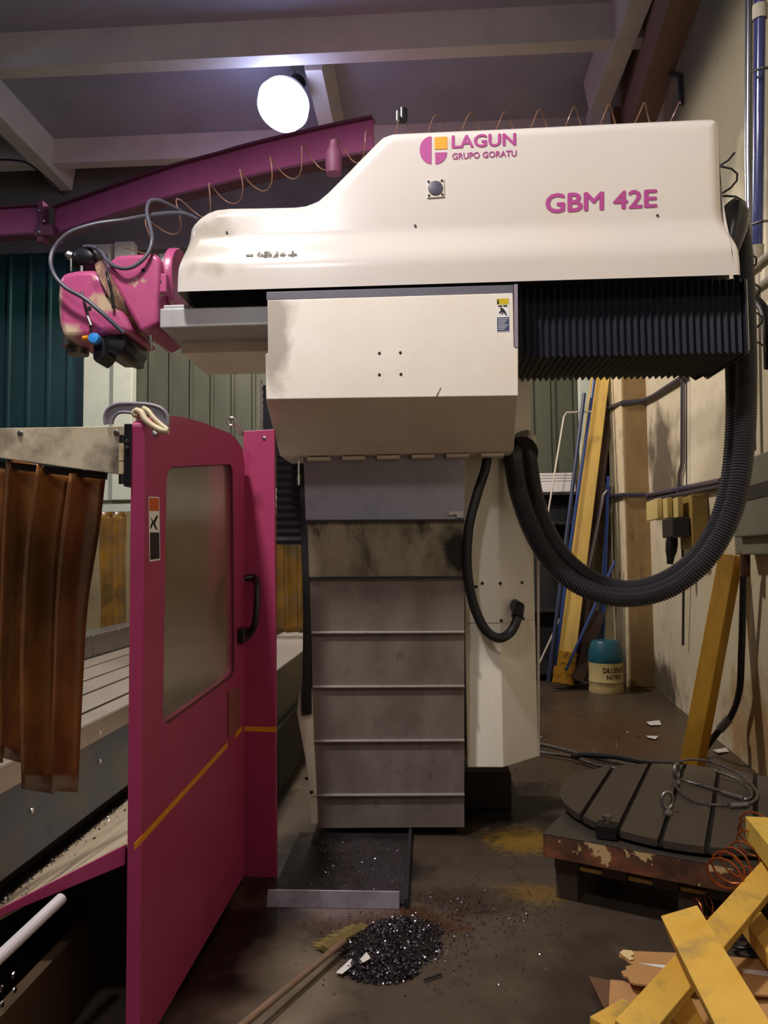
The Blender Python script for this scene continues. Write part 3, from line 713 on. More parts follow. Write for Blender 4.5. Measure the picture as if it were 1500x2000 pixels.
MB().lathe((xf, 4.2, rc0.z), (-1, 0, 0), [(0, 0.172), (0.008, 0.178), (0.045, 0.178), (0.05, 0.172)], 36).build('head_flange', HEADP, mm, smooth=True)
xg = at(322, 549, Y=4.05).x
MB().box(xg-0.05, xg+0.03, 3.985, 4.06, at(310, 562, Y=4.0).z-0.03, at(310, 536, Y=4.0).z).build('head_lug', HEADP, mm, bevel=0.006)
MB().lathe((at(311, 550, Y=3.98).x, 3.985, at(311, 550, Y=3.98).z), (0, -1, 0), [(0, 0.011), (0.002, 0.011)], 12).build('bolt_hole', IRON_D, mm)
sp = at(153, 668, Y=4.19)
MB().lathe((sp.x, 4.19, sp.z), (0, 0, -1), [(-0.06, 0.085), (0.035, 0.085), (0.035, 0.062), (0.075, 0.058)], 28).build('spindle_nose', STEEL_M, mm, smooth=True)
hprism([(200, 648), (246, 648), (246, 672), (240, 680), (240, 692), (228, 694), (216, 690), (198, 690)], 4.02, 4.34, 'head_block', BLACKP, 0.006, 1)
hprism([(182, 662), (202, 660), (206, 690), (198, 700), (188, 708), (181, 700)], 3.97, 4.12, 'coolant_valve_body', BLACKP, 0.006, 1)
vc = at(184, 661, Y=3.93)
MB().lathe(vc, (0, -1, 0), [(-0.05, 0.02), (-0.02, 0.03), (0.0, 0.031), (0.015, 0.026), (0.018, 0.010)], 18).build('blue_valve_knob', BLUEV, mm, smooth=True)
MB().tube(pxy([(163, 660, 3.97), (173, 659, 3.96)]), 0.012, 8).build('orange_nozzle', ORANGE, mm)
mo = at(172, 508, Y=4.19)
MB().lathe(mo-V((0.09, 0, 0)), (1, 0, 0.05), [(0, 0.02), (0.012, 0.045), (0.05, 0.066), (0.12, 0.07), (0.17, 0.055), (0.20, 0.02)], 22).build('drawbar_motor', BLACKP, mm, smooth=True)
MB().lathe(at(143, 500, Y=4.15), (-1, 0, 0.15), [(0, 0.02), (0.025, 0.028), (0.045, 0.012)], 10).build('motor_tap', STEEL_M, mm)
MB().tube(pxy([(139, 505, 4.1), (139, 530, 4.1)]), 0.005, 8).build('motor_pin', STEEL, mm)
for b_ in ((160, 524), (195, 527)): MB().lathe(at(*b_, Y=4.05), (0, 0, 1), [(-0.02, 0.01), (0.012, 0.01)], 8).build('bolt', STEEL_M, mm)
for b_ in ((175, 602), (210, 577), (213, 568), (280, 528)): MB().lathe(at(*b_, Y=HY0-0.001 if b_[0] < 250 else HY0-0.02), (0, -1, 0), [(-0.01, 0.012), (0.003, 0.011)], 10).build('bolt', IRON_D, mm)
CAB = mat('grey rubber cable', '#4b4a56', 0.4)
def cable(l, r, label, m=CAB): return lab(MB().tube(spl(pxy(l), 8), r, 10).build('head_cable', m, mm, smooth=True), label)
cable([(385, 428, 4.3), (362, 418, 4.25), (335, 416, 4.2), (290, 421, 4.1), (240, 430, 4.0), (185, 438, 3.95), (135, 455, 3.92), (106, 485, 3.92), (99, 512, 3.9), (108, 540, 3.9), (130, 563, 3.9), (165, 583, 3.9), (200, 612, 3.91), (242, 650, 3.95)], 0.0115, 'grey cable looping around the head')
cable([(375, 425, 4.35), (345, 408, 4.25), (312, 392, 4.15), (292, 394, 4.1), (287, 415, 4.05), (294, 445, 4.0), (297, 470, 3.95), (287, 498, 3.93), (262, 520, 3.92), (236, 524, 3.92), (212, 512, 3.95), (198, 492, 4.0), (180, 482, 4.1), (165, 482, 4.15)], 0.0105, 'grey cable dipping to the head motor')
cable([(200, 515, 4.05), (210, 540, 3.95), (218, 570, 3.95), (221, 602, 3.96)], 0.0085, 'short black cable below the motor', BLACKP)
cable([(160, 570, 3.95), (165, 590, 3.94), (172, 615, 3.94), (177, 638, 3.94), (182, 660, 3.95)], 0.006, 'thin black coolant line', BLACKP)
MB().tube(pxy([(171, 618, 3.935), (178, 636, 3.935)]), 0.009, 8).build('coolant_fitting', STEEL, mm)
MB().tube(pxy([(294, 655, 3.95), (297, 685, 3.95)]), [0.010, 0.003], 8).build('drip_tube', STEEL_M, mm)

# ================================================================ GUARD DOOR AND PANEL
DX = -0.91; TH = 0.045
gd = thing('guard_door', 'maroon sliding guard door with a hazy window and yellow stripe', 'door', (DX-TH/2, 3.0, 0.02))
def dx_(pts, X=DX): return [at(a, b, X=X) for a, b in pts]
top_e = spl([V((2.425, 1.985, 0)), V((2.46, 2.01, 0)), V((2.70, 2.07, 0)), V((3.00, 2.105, 0)), V((3.30, 2.125, 0)), V((3.56, 2.135, 0)), V((3.74, 2.10, 0))], 5)
win = []
wc = [at(326, 912, X=DX), at(455, 906, X=DX), at(459, 1318, X=DX), at(318, 1422, X=DX)]
wy = [(p.y, p.z) for p in wc]
for i in range(4):   # rounded window corners
    a = V((*wy[i-1], 0)); b = V((*wy[i], 0)); c = V((*wy[(i+1) % 4], 0)); r = 0.07
    p = b+(a-b).normalized()*r; q_ = b+(c-b).normalized()*r
    for k in range(7):
        t = k/6; win.append(p*(1-t)**2+b*(2*t*(1-t))+q_*t*t)
YN, YF, ZB = 2.425, 3.79, 0.02
outer = [V((YN, ZB, 0)), V((YF, ZB, 0)), V((YF, 2.02, 0))] + [p for p in reversed(top_e)]
def ring_mesh(outer, inner, x0, x1):
    bm = bmesh.new()
    def loop(L_):
        v = [bm.verts.new((x0, p.x, p.y)) for p in L_]
        return [bm.edges.new((v[i], v[(i+1) % len(v)])) for i in range(len(v))]
    e = loop(outer)+loop(inner)
    bmesh.ops.triangle_fill(bm, use_beauty=True, edges=e)
    g = bmesh.ops.extrude_face_region(bm, geom=bm.faces[:])
    bmesh.ops.translate(bm, verts=[x for x in g['geom'] if isinstance(x, bmesh.types.BMVert)], vec=(x1-x0, 0, 0))
    bm.verts.index_update()
    mb = MB(); mb.add([v.co.copy() for v in bm.verts], [[v.index for v in f.verts] for f in bm.faces]); bm.free()
    return mb
ring_mesh(outer, win, DX-TH, DX).build('door_panel', MAROON, gd)
mb = MB(); cxw = sum((V((0, p.x, p.y)) for p in win), V((0, 0, 0)))/len(win)
mb.prism([V((DX-TH*0.6, p.x, p.y)) for p in win], (0.006, 0, 0)).build('window_pane', GLASSW, gd)
MB().tube([V((DX-0.006, p.x, p.y)) for p in win], 0.005, 6, closed=True).build('window_gasket', mat('gasket brown', '#5a2030', 0.6), gd)
sv = [(262, 1661), (444, 1459), (444, 1449), (262, 1648)]
MB().prism(dx_(sv, DX+0.0005), (0.0015, 0, 0)).build('yellow_stripe', YSTRIPE, gd)
MB().prism(dx_([(460, 1442), (472, 1427), (472, 1418), (460, 1432)], DX+0.0005), (0.0015, 0, 0)).build('yellow_stripe', YSTRIPE, gd)
MB().prism(dx_([(445, 1350), (467, 1344), (467, 1418), (445, 1438)], DX+0.001), (0.006, 0, 0)).build('latch_plate', mat('dull latch plate', '#8a4a4c', 0.5), gd)
hs = MB()
def dpoly(mb, pts, mi, d): mb.add(dx_(pts, DX+d), [tuple(range(len(pts)))], mi)
dpoly(hs, [(290, 970), (311, 971), (313, 1094), (292, 1097)], 0, 0.001)
dpoly(hs, [(291.5, 972), (310, 973), (310.3, 998), (291.8, 998)], 1, 0.0015)
dpoly(hs, [(294, 1010), (300, 1018), (306, 1006), (309, 1009), (303, 1022), (308, 1035), (304, 1034), (299, 1024), (295, 1033), (293, 1030), (297, 1019)], 2, 0.0015)
dpoly(hs, [(293, 1040), (311, 1040), (312, 1091), (293.5, 1093.5)], 2, 0.0015)
lab(hs.build('warning_sticker', [WHITE, STO, STK], gd, fixn=False), 'orange, white and black warning sticker')
def dY(a, b, off=0.0): p = at(a, b, X=DX); p.x += off; return p
hpts = [dY(478, 1130, 0.0), dY(480, 1128, 0.045), dY(474, 1140, 0.07), dY(471, 1165, 0.078), dY(470, 1200, 0.075), dY(471, 1232, 0.055), dY(472, 1246, 0.0)]
MB().tube(spl(hpts, 6), 0.016, 12).build('pull_handle', BLACKP, gd, smooth=True)
hb = dY(470, 1240)
MB().box(DX, DX+0.035, hb.y-0.07, hb.y+0.06, hb.z-0.035, hb.z+0.035).build('lock_box', BLACKP, gd, bevel=0.005)
# hinge hardware on the near edge
hz0 = at(262, 950, Y=YN).z; hz1 = at(262, 828, Y=YN).z
hx0 = DX-TH
hin = MB().box(hx0-0.022, hx0+0.002, YN-0.006, YN+0.05, hz0, hz1).build('hinge_strip', BLACKP, gd, bevel=0.002)
for z_a, z_b, m_ in ((865, 900, CLAMPC), (850, 866, BLACKP), (902, 926, CLAMPC), (926, 945, BLACKP)):
    MB().tube([V((hx0-0.030, YN, at(255, z_b, Y=YN).z)), V((hx0-0.030, YN, at(255, z_a, Y=YN).z))], 0.010, 12).build('hinge_knuckle', m_, hin, smooth=True)
for b_ in (862, 874): MB().lathe((hx0-0.012, YN-0.006, at(262, b_, Y=YN).z), (0, -1, 0), [(0, 0.007), (0.004, 0.006)], 10).build('hinge_screw', STEEL, hin)

gp = thing('guard_panel', 'narrow upright maroon guard panel behind the open door', 'panel', (-0.83, 3.81, 0))
pl = px([(475, 842), (536, 838), (540, 1718), (470, 1722)], Y=3.815)
MB().prism(pl, (0, 0.035, 0)).build('panel_sheet', MAROON, gp, bevel=0.003)
MB().prism(px([(474, 1419), (540, 1420), (540, 1430), (474, 1428)], Y=3.8135), (0, 0.003, 0)).build('yellow_stripe', YSTRIPE, gp)
MB().lathe(at(516, 856, Y=3.815), (0, -1, 0), [(0, 0.010), (0.003, 0.010), (0.005, 0.006)], 12).build('rivet', STEEL, gp)

# shackle hung on the door top, clamp, chain
sh = thing('shackle', 'small bright steel shackle hooked over the maroon door top', 'shackle', at(455, 850, Y=3.62))
c = at(452, 823, Y=3.62)
MB().tube([c+V((0.019*math.cos(a*math.pi/8), 0, 0.019*math.sin(a*math.pi/8))) for a in range(16)], 0.0055, 8, closed=True).build('ring', STEEL, sh, smooth=True)
for d_ in (0, 7): MB().tube(pxy([(458+d_, 825, 3.62), (466+d_, 842, 3.64), (471+d_*0.6, 850, 3.66)]), 0.0045, 8).build('leg', STEEL, sh, smooth=True)

cl = thing('c_clamp', 'grey cast C-clamp with a cream lever sitting on the door corner', 'clamp', at(265, 832, Y=2.47))
CY = 2.47
outer_c = spl(px([(206, 829), (205, 812), (213, 797), (232, 789), (262, 788), (292, 790), (314, 797), (326, 810), (328, 826), (326, 834)], Y=CY), 5)
inner_c = spl(px([(219, 828), (221, 818), (229, 808), (240, 805), (256, 806), (266, 808)], Y=CY), 5)
MB().tube(outer_c, 0.0062, 8).build('frame_rim', CLAMPG, cl, smooth=True)
MB().tube(inner_c, 0.0055, 8).build('frame_rim', CLAMPG, cl, smooth=True)
ow = outer_c[:]; iw = inner_c[::-1]
MB().prism([p for p in outer_c[::2]]+px([(318, 832), (300, 812), (280, 806)], Y=CY)+[p for p in inner_c[::-2]], (0, 0.004, 0)).build('frame_web', CLAMPG, cl)
MB().lathe(at(264, 806, Y=CY-0.02), (0, 1, 0), [(0, 0.010), (0.005, 0.016), (0.035, 0.016), (0.04, 0.010)], 16).build('pivot', CLAMPC, cl, smooth=True)
MB().tube(spl(pxy([(266, 802, 2.44), (276, 806, 2.43), (284, 820, 2.42), (300, 833, 2.415), (318, 842, 2.41), (329, 842, 2.41)]), 6), [0.011]*25+[0.010]*6, 10).build('lever', CLAMPC, cl, smooth=True)
MB().tube(spl(pxy([(280, 797, 2.45), (290, 803, 2.44), (300, 816, 2.43), (315, 830, 2.42), (328, 840, 2.41)]), 6), 0.008, 10).build('lever_arm', CLAMPC, cl, smooth=True)
MB().tube(pxy([(300, 845, 2.40), (306, 851, 2.39)]), 0.008, 8).build('clamp_tip', STEEL_M, cl)

chn = thing('hanging_chain', 'short thin steel chain hanging beside the saddle above the panel', 'chain', at(511, 838, Y=3.86))
a0 = at(511, 742, Y=3.86); a1 = at(511, 838, Y=3.86); nl = 14
for i in range(nl):
    p = a0.lerp(a1, (i+0.5)/nl); hh = (a0.z-a1.z)/nl*0.62; ww = 0.0065
    ax = V((1, 0, 0)) if i % 2 else V((0.25, 1, 0)).normalized()
    MB().tube([p+ax*(ww*math.cos(t*math.pi/5))+V((0, 0, hh*math.sin(t*math.pi/5))) for t in range(10)], 0.0024, 6, closed=True).build('chain_link', STEEL, chn, smooth=True)

# ================================================================ STRIP CURTAIN BY THE DOOR
sc_ = thing('strip_curtain', 'dirty brown plastic strip curtain hanging from a cream plate', 'curtain', at(100, 930, Y=2.52))
CP = mat('scuffed cream plate', '#dccdb0', 0.45, 0.1, stains=((6, '#8f8272', 0.45, 0.62, 0.85), (18, '#e0cda0', 0.6, 0.75, 0.5)))
MB().prism(px([(-120, 838), (253, 832), (251, 929), (-120, 878)], Y=2.50), (0, 0.012, 0)).build('rail_plate', CP, sc_, bevel=0.002)
for b_ in ((228, 845), (40, 846), (240, 902)):
    MB().lathe(at(*b_, Y=2.50), (0, -1, 0), [(0, 0.010), (0.003, 0.010), (0.005, 0.006)], 12).build('rail_screw', STEEL_M, sc_)
MB().prism(px([(-120, 888), (206, 922), (205, 936), (-120, 902)], Y=2.53), (0, 0.02, 0)).build('clamp_bar', DARKM, sc_)
def strip(L_, R_, yl, yr, m, parent, name='strip', th=0.0035):
    """L_/R_: pixel polylines of both edges (same count); the strip bows between the edge depths"""
    n = len(L_); k = 6; vs = []; fs = []
    Lp = spl([V((a, b, 0)) for a, b in L_], 4); Rp = spl([V((a, b, 0)) for a, b in R_], 4)
    for l, r in zip(Lp, Rp):
        for j in range(k+1):
            t = j/k; y = yl+(yr-yl)*t+0.018*math.sin(math.pi*t)
            p = at(l.x+(r.x-l.x)*t, l.y+(r.y-l.y)*t, Y=y); vs.append(p)
    for i in range(len(Lp)-1):
        for j in range(k): a = i*(k+1)+j; fs.append((a, a+1, a+k+2, a+k+1))
    o = MB().add(vs, fs).build(name, m, parent, smooth=True, fixn=False)
    so = o.modifiers.new('solid', 'SOLIDIFY'); so.thickness = th
    return o
strip([(135, 925), (118, 1050), (108, 1180), (104, 1320), (96, 1545)], [(208, 918), (194, 1040), (172, 1180), (162, 1340), (152, 1547)], 2.50, 2.60, PVC, sc_)
strip([(72, 906), (52, 1040), (42, 1180), (38, 1340), (42, 1541)], [(140, 922), (120, 1050), (112, 1180), (108, 1320), (104, 1550)], 2.50, 2.60, PVC, sc_)
strip([(12, 896), (4, 1040), (0, 1180), (-4, 1320), (2, 1480)], [(80, 908), (62, 1040), (50, 1180), (44, 1340), (42, 1490)], 2.51, 2.60, PVC, sc_)
strip([(-60, 900), (-64, 1040), (-66, 1180), (-68, 1320), (-66, 1480)], [(20, 906), (12, 1040), (8, 1180), (4, 1320), (6, 1490)], 2.51, 2.61, PVC, sc_)
strip([(-130, 895), (-134, 1040), (-136, 1180), (-138, 1320), (-136, 1480)], [(-52, 900), (-58, 1040), (-60, 1180), (-62, 1320), (-60, 1490)], 2.51, 2.61, PVC, sc_)

# far curtain beyond the table
fc = thing('strip_curtain', 'amber strip curtain on the far side of the machine table', 'curtain', at(300, 1240, Y=7.3))
MB().prism(px([(190, 985), (600, 975), (600, 990), (190, 1000)], Y=7.28), (0, 0.03, 0)).build('clamp_bar', POST, fc)
k = 0; xx = 196
while xx < 590:
    strip([(xx, 1000), (xx-2, 1080), (xx+1, 1160), (xx, 1236)], [(xx+27, 998), (xx+24, 1080), (xx+25, 1160), (xx+26, 1234)], 7.3, 7.36, PVCY, fc, th=0.004)
    xx += 25 + (12 if k == 1 else 0); k += 1

# ================================================================ MACHINE TABLE, TRAY, BED
mt = thing('machine_table', 'long slotted steel machine table behind the strip curtain', 'table', (-2.1, 5.2, 0))
TZ = 0.80
edges = [-1.585, -1.71, -1.945, -2.16, -2.41, -2.62]
for i in range(5):
    g = 0.0 if i == 0 else 0.014
    MB().box(edges[i+1]+0.014, edges[i]-g, 1.2, 8.6, TZ-0.06, TZ).build('table_slat', TBLG, mt, bevel=0.003)
tb = MB().box(-2.62, -1.585, 1.2, 8.6, TZ-0.14, TZ-0.05).build('table_core', TBLS, mt)
MB().box(-1.60, -1.58, 1.2, 8.6, TZ-0.42, TZ-0.04).build('table_side', TBLS, mt, bevel=0.003)
MB().box(-1.585, -1.578, 1.2, 8.6, TZ-0.10, TZ-0.005).build('edge_strip', TBLG, mt)
for s_ in ((195, 1432), (195, 1487), (62, 1583)):
    MB().lathe(at(*s_, X=-1.578), (1, 0, 0), [(0, 0.011), (0.004, 0.010)], 10).build('screw', STEEL, mt)
MB().box(-2.5, -1.68, 1.25, 8.6, 0.0, TZ-0.14).build('bed', DARKM, mt)
# fixture rail on the back of the table
fx = thing('fixture_block', 'steel fixture rail with a bored hole standing on the machine table', 'block', (-2.62, 6.2, TZ))
f0 = at(158, 1300, Z=TZ).y
for k in range(5):
    y0 = 5.45+k*0.5
    MB().box(-2.86, -2.63, y0+0.006, y0+0.494, TZ-0.14, TZ+0.17).build('block_segment', STEEL_M, fx, bevel=0.006)
MB().lathe((-2.74, 5.455, TZ+0.06), (0, -1, 0), [(0, 0.05), (0.004, 0.05)], 20).build('bore', IRON_D, fx)
lt = thing('jar', 'small glass jar with a pale blue lid on the fixture rail', 'jar', (-2.76, 5.75, TZ+0.17))
MB().lathe((-2.76, 5.75, TZ+0.17), (0, 0, 1), [(0, 0.055), (0.10, 0.055), (0.12, 0.045)], 18).build('jar_body', mat('jar glass', '#aab0a8', 0.2, trans=0.6), lt, smooth=True)
MB().lathe((-2.76, 5.75, TZ+0.29), (0, 0, 1), [(0, 0.055), (0.02, 0.062), (0.035, 0.05), (0.045, 0.01)], 18).build('jar_lid', mat('pale blue lid', '#a8dcf0', 0.3), lt, smooth=True)
# chip tray
ct = thing('chip_tray', 'sloping cream chip tray with a maroon end cap beside the machine bed', 'tray', (-1.25, 3.6, 0.1))
def slope(x): return 0.655+(x+0.95)*0.56
MB().prism([(-0.962, 2.47, slope(-0.962)), (-1.64, 2.47, slope(-1.64)), (-1.64, 2.47, slope(-1.64)-0.01), (-0.962, 2.47, slope(-0.962)-0.01)], (0, 2.38, 0)).build('tray_sheet', TRAYC, ct)
MB().prism(px([(245, 1650), (-60, 1806), (-60, 1822), (20, 1782), (243, 1690)], Y=2.455), (0, 0.012, 0)).build('end_cap', MAROON, ct, bevel=0.002)
MB().box(-1.66, -1.642, 2.47, 4.85, 0.10, slope(-1.64)+0.01).build('tray_wall', DARKM, ct)
bs = thing('bed_skirt', 'dark riveted bed skirt low in the left foreground', 'panel', (-1.24, 2.2, 0))
MB().box(-1.26, -1.22, 1.5, 2.75, 0.0, 0.27).build('skirt_plate', mat('brown skirt paint', '#4a3a2a', 0.5, stains=((5, '#2e241b', 0.45, 0.75, 0.6),)), bs)
for s_ in ((26, 1904), (28, 1934), (3, 1931), (3, 1962)):
    MB().lathe(at(*s_, X=-1.22), (1, 0, 0), [(0, 0.009), (0.004, 0.008)], 10).build('rivet', STEEL, bs)
tag(MB().tube(pxy([(-60, 1925, 2.05), (120, 1755, 2.42)]), 0.018, 14).build('white_tube', mat('white plastic tube', '#c4bcc0', 0.45)), 'white plastic tube leaning under the chip tray', 'tube')
# way cover seen between panel and column
wy_ = thing('way_cover', 'grey steel way cover between the maroon panel and the column', 'cover', (-1.1, 6, 0))
MB().box(-1.45, -1.02, 4.9, 8.4, 0.45, 0.80).build('cover_box', STEEL_M, wy_, bevel=0.006)
MB().box(-1.46, -1.01, 4.9, 8.4, 0.80, 0.815).build('cover_lid', mat('cover lid', '#b5aca4', 0.4, 0.3), wy_, bevel=0.003)
MB().box(-1.40, -0.98, 5.0, 8.4, 0.0, 0.45).build('cover_plinth', DARKM, wy_)
MB().prism(px([(541, 1425), (600, 1360), (600, 1440), (541, 1640)], X=-1.0), (-0.02, 0, 0)).build('plinth_sheet', TRAYC, wy_)
# ================================================================ ROTARY TABLE ON A PALLET
ang = math.radians(-27.5); ex = V((math.cos(ang), math.sin(ang), 0)); ey = V((-math.sin(ang), math.cos(ang), 0))
BC = V((0.499, 3.556, 0))
def rp(u, v, z): return BC+ex*u+ey*v+V((0, 0, z))
def rbox(mb, u0, u1, v0, v1, z0, z1, mi=0):
    vs = [rp(u, v, z) for z in (z0, z1) for v in (v0, v1) for u in (u0, u1)]
    return mb.add(vs, [(0, 1, 3, 2), (4, 6, 7, 5), (0, 4, 5, 1), (2, 3, 7, 6), (0, 2, 6, 4), (1, 5, 7, 3)], mi)
pal = thing('pallet', 'oil-darkened wooden pallet under the rotary table', 'pallet', rp(0.65, 0.6, 0))
for i, v0 in enumerate((0.10, 0.52, 0.94)):
    for u0 in (0.02, 0.55, 1.10):
        rbox(MB(), u0, u0+0.10, v0, v0+0.12, 0, 0.135).build('pallet_foot', WOODG, pal, bevel=0.003)
    rbox(MB(), 0.0, 1.24, v0-0.005, v0+0.125, 0.182, 0.208).build('stringer_board', WOODG, pal, bevel=0.003)
for k in range(6):
    rbox(MB(), 0.02+k*0.215, 0.125+k*0.215, 0.09, 1.08, 0.135, 0.182).build('deck_board', WOODG, pal, bevel=0.002)
for k in range(5):
    u0 = 0.13+k*0.215
    rbox(MB(), u0, u0+0.10, 0.11, 0.14, 0.135, 0.152).build('broken_slat', WOODF, pal)
ro = thing('rotary_table', 'round slotted rotary table on a rusty square base on a pallet', 'machine', rp(0.65, 0.65, 0.209))
bas = rbox(MB(), 0.0, 1.22, 0.0, 1.18, 0.209, 0.308).build('base_plate', RUST, ro, bevel=0.003)
rbox(MB(), -0.002, 1.222, -0.002, 1.182, 0.308, 0.312).build('base_top', IRON, ro, bevel=0.002)
RC = V((1.285, 3.905, 0)); RR = 0.645; NSL = 6
MB().lathe(RC+V((0, 0, 0.312)), (0, 0, 1), [(0, RR-0.03), (0.016, RR-0.03), (0.016, RR-0.004), (0.026, RR-0.004)], 72).build('table_core', IRON_D, ro)
sd = V((0.38, 0.925, 0)).normalized(); sn = V((sd.y, -sd.x, 0))
s1 = (at(1165, 1549, Z=.356)-RC).dot(sn); s2 = (at(1236, 1562, Z=.356)-RC).dot(sn); s3 = (at(1305, 1594, Z=.356)-RC).dot(sn); s4 = (at(1390, 1596, Z=.356)-RC).dot(sn)
cuts = sorted([s1, s2, s3, s4, s4+(s4-s1)/3]); cuts = [-RR]+[c for c in cuts if abs(c) < RR-0.05]+[RR]
for i in range(len(cuts)-1):
    a_, b_ = cuts[i]+(0.011 if i else 0.0), cuts[i+1]-(0.011 if i < len(cuts)-2 else 0.0)
    ts = [a_+(b_-a_)*j/14 for j in range(15)]
    up_ = [RC+sn*t+sd*math.sqrt(max(RR*RR-t*t, 0)) for t in ts]; dn_ = [RC+sn*t-sd*math.sqrt(max(RR*RR-t*t, 0)) for t in reversed(ts)]
    poly = [p+V((0, 0, 0.330)) for p in (up_+dn_)]
    cl_ = [poly[0]]
    for p in poly[1:]:
        if (p-cl_[-1]).length > 1e-4: cl_.append(p)
    if (cl_[0]-cl_[-1]).length < 1e-4: cl_.pop()
    MB().prism(cl_, (0, 0, 0.030)).build('table_segment', IRON, ro)
def eyebolt(p, rot, lab_):
    t = thing('eye_bolt', lab_, 'bolt', p)
    d = V((math.cos(rot), math.sin(rot), 0)); c = p+V((0, 0, 0.062))
    MB().tube([c+d*(0.030*math.cos(a*math.pi/10))+V((0, 0, 0.038*math.sin(a*math.pi/10))) for a in range(20)], 0.009, 10, closed=True).build('ring', STEEL_M, t, smooth=True)
    MB().lathe(p, (0, 0, 1), [(0, 0.022), (0.012, 0.022), (0.025, 0.012), (0.03, 0.012)], 14).build('collar', STEEL_M, t, smooth=True)
eyebolt(at(1304, 1590, Z=0.361), 0.3, 'steel eye bolt standing alone near the middle of the rotary table')
eyebolt(at(1322, 1530, Z=0.361), 0.9, 'steel eye bolt inside the wire sling on the rotary table')
cbk = thing('clamp_block', 'dark steel clamp block at the rim of the rotary table', 'clamp', at(1165, 1625, Z=0.317))
p = at(1166, 1632, Z=0.317); 
b = MB(); b.beam(p+V((0, 0, 0.03)), p+V((0.0, 0, 0.03))+sn*0.09, 0.07, 0.06); b.build('block', IRON_D, cbk, bevel=0.005)
MB().lathe(p+sn*0.045+V((0, 0, 0.06)), (0, 0, 1), [(0, 0.016), (0.02, 0.016), (0.02, 0.022), (0.035, 0.022)], 6).build('nut', STEEL_M, cbk)
# wire sling on the table
ws = thing('wire_sling', 'looped steel wire sling lying on the rotary table', 'sling', at(1395, 1540, Z=0.36))
def zpts(l): return [at(a, b, Z=c) for a, b, c in l]
loop = spl(zpts([(1316, 1512, .40), (1322, 1538, .38), (1345, 1560, .37), (1385, 1571, .368), (1440, 1572, .368), (1470, 1566, .37), (1478, 1548, .38), (1455, 1520, .39), (1420, 1500, .42), (1380, 1486, .44), (1345, 1484, .44), (1322, 1492, .42)]), 8, closed=True)
MB().tube(loop, 0.0065, 8, closed=True).build('rope_loop', ROPE, ws, smooth=True)
MB().tube(spl(zpts([(1318, 1520, .39), (1350, 1528, .37), (1400, 1543, .368), (1440, 1557, .368), (1462, 1560, .37), (1466, 1545, .38), (1440, 1522, .39), (1395, 1505, .40)]), 8), 0.0075, 8).build('rope_loop', ROPE, ws, smooth=True)
MB().tube(zpts([(1425, 1574, .372), (1458, 1572, .372)]), 0.014, 10).build('ferrule', STEEL_M, ws, smooth=True)
MB().tube(zpts([(1412, 1548, .372), (1452, 1560, .372)]), 0.012, 10).build('ferrule', STEEL, ws, smooth=True)
# copper coil
def coil(p0, p1, r, turns, th, name, label, m, group=None):
    d = (p1-p0); ax = d.normalized(); a = ax.cross(V((0, 0, 1))).normalized(); b = a.cross(ax); pts = []
    for k in range(turns*14+1):
        t = k/(turns*14); q_ = 2*math.pi*k/14; rr = r*(1+0.25*math.sin(k*0.37))
        pts.append(p0+d*t+(a*math.cos(q_)+b*math.sin(q_))*rr)
    o = MB().tube(pts, th, 6).build(name, m, smooth=True); tag(o, label, 'coil', group); return o
coil(at(1415, 1722, Z=0.37), at(1488, 1612, Z=0.44), 0.062, 7, 0.004, 'copper_coil', 'springy copper wire coil on the rotary table corner', COPPER)
coil(at(1360, 1782, Z=0.10), at(1405, 1765, Z=0.12), 0.040, 2, 0.003, 'copper_coil', 'short copper wire coil hanging below the pallet edge', COPPER)
for k, (a, b) in enumerate(((1452, 1850), (1484, 1862))):
    c = at(a, b, Z=0.03)
    pts = [c+V((0.05*math.cos(t*0.6)+0.008*t*0.1, 0.035*math.sin(t*0.6), 0.004+0.004*(t % 5))) for t in range(26)]
    tag(MB().tube(pts, 0.006, 6).build('cable_coil', BLACK, smooth=True), ('left' if k == 0 else 'right')+' small black cable coil on the floor behind the yellow timbers', 'cable')
tag(MB().tube(spl(zpts([(1420, 1735, .08), (1455, 1740, .12), (1480, 1755, .07), (1440, 1770, .05), (1470, 1785, .03)]), 6), 0.014, 8).build('rubber_cable', BLACK, smooth=True), 'kinked black cable beside the pallet end', 'cable')

# wire rope slings on the floor by the wall
def floor_rope(l, r, label, m=ROPE): return tag(MB().tube(spl(zpts(l), 8), r, 8).build('wire_rope', m, smooth=True), label, 'rope')
floor_rope([(1035, 1450, .04), (1090, 1462, .04), (1150, 1478, .03), (1215, 1491, .03), (1270, 1497, .03)], 0.016, 'upper steel wire rope on the floor behind the rotary table')
floor_rope([(1035, 1466, .03), (1080, 1473, .03), (1118, 1479, .03), (1170, 1496, .03), (1240, 1502, .03)], 0.014, 'lower steel wire rope on the floor behind the rotary table')
floor_rope([(1118, 1478, .05), (1140, 1474, .06), (1200, 1478, .06), (1260, 1489, .06), (1330, 1493, .10)], 0.020, 'black sheathed rope end lying on the steel ropes', BLACK)

# ================================================================ LEANING YELLOW BEAM, WALL FITTINGS
pb = at(1352, 1496, Z=0.03); pt = wpt(1428, 1085, 0.09)
ub = MB(); ub.beam(pb, pt, 0.135, 0.115, up=(-0.75, -0.65, 0.0)); tag(ub.build('timber_beam', WOODM, bevel=0.006), 'mustard timber beam leaning against the right wall', 'timber')

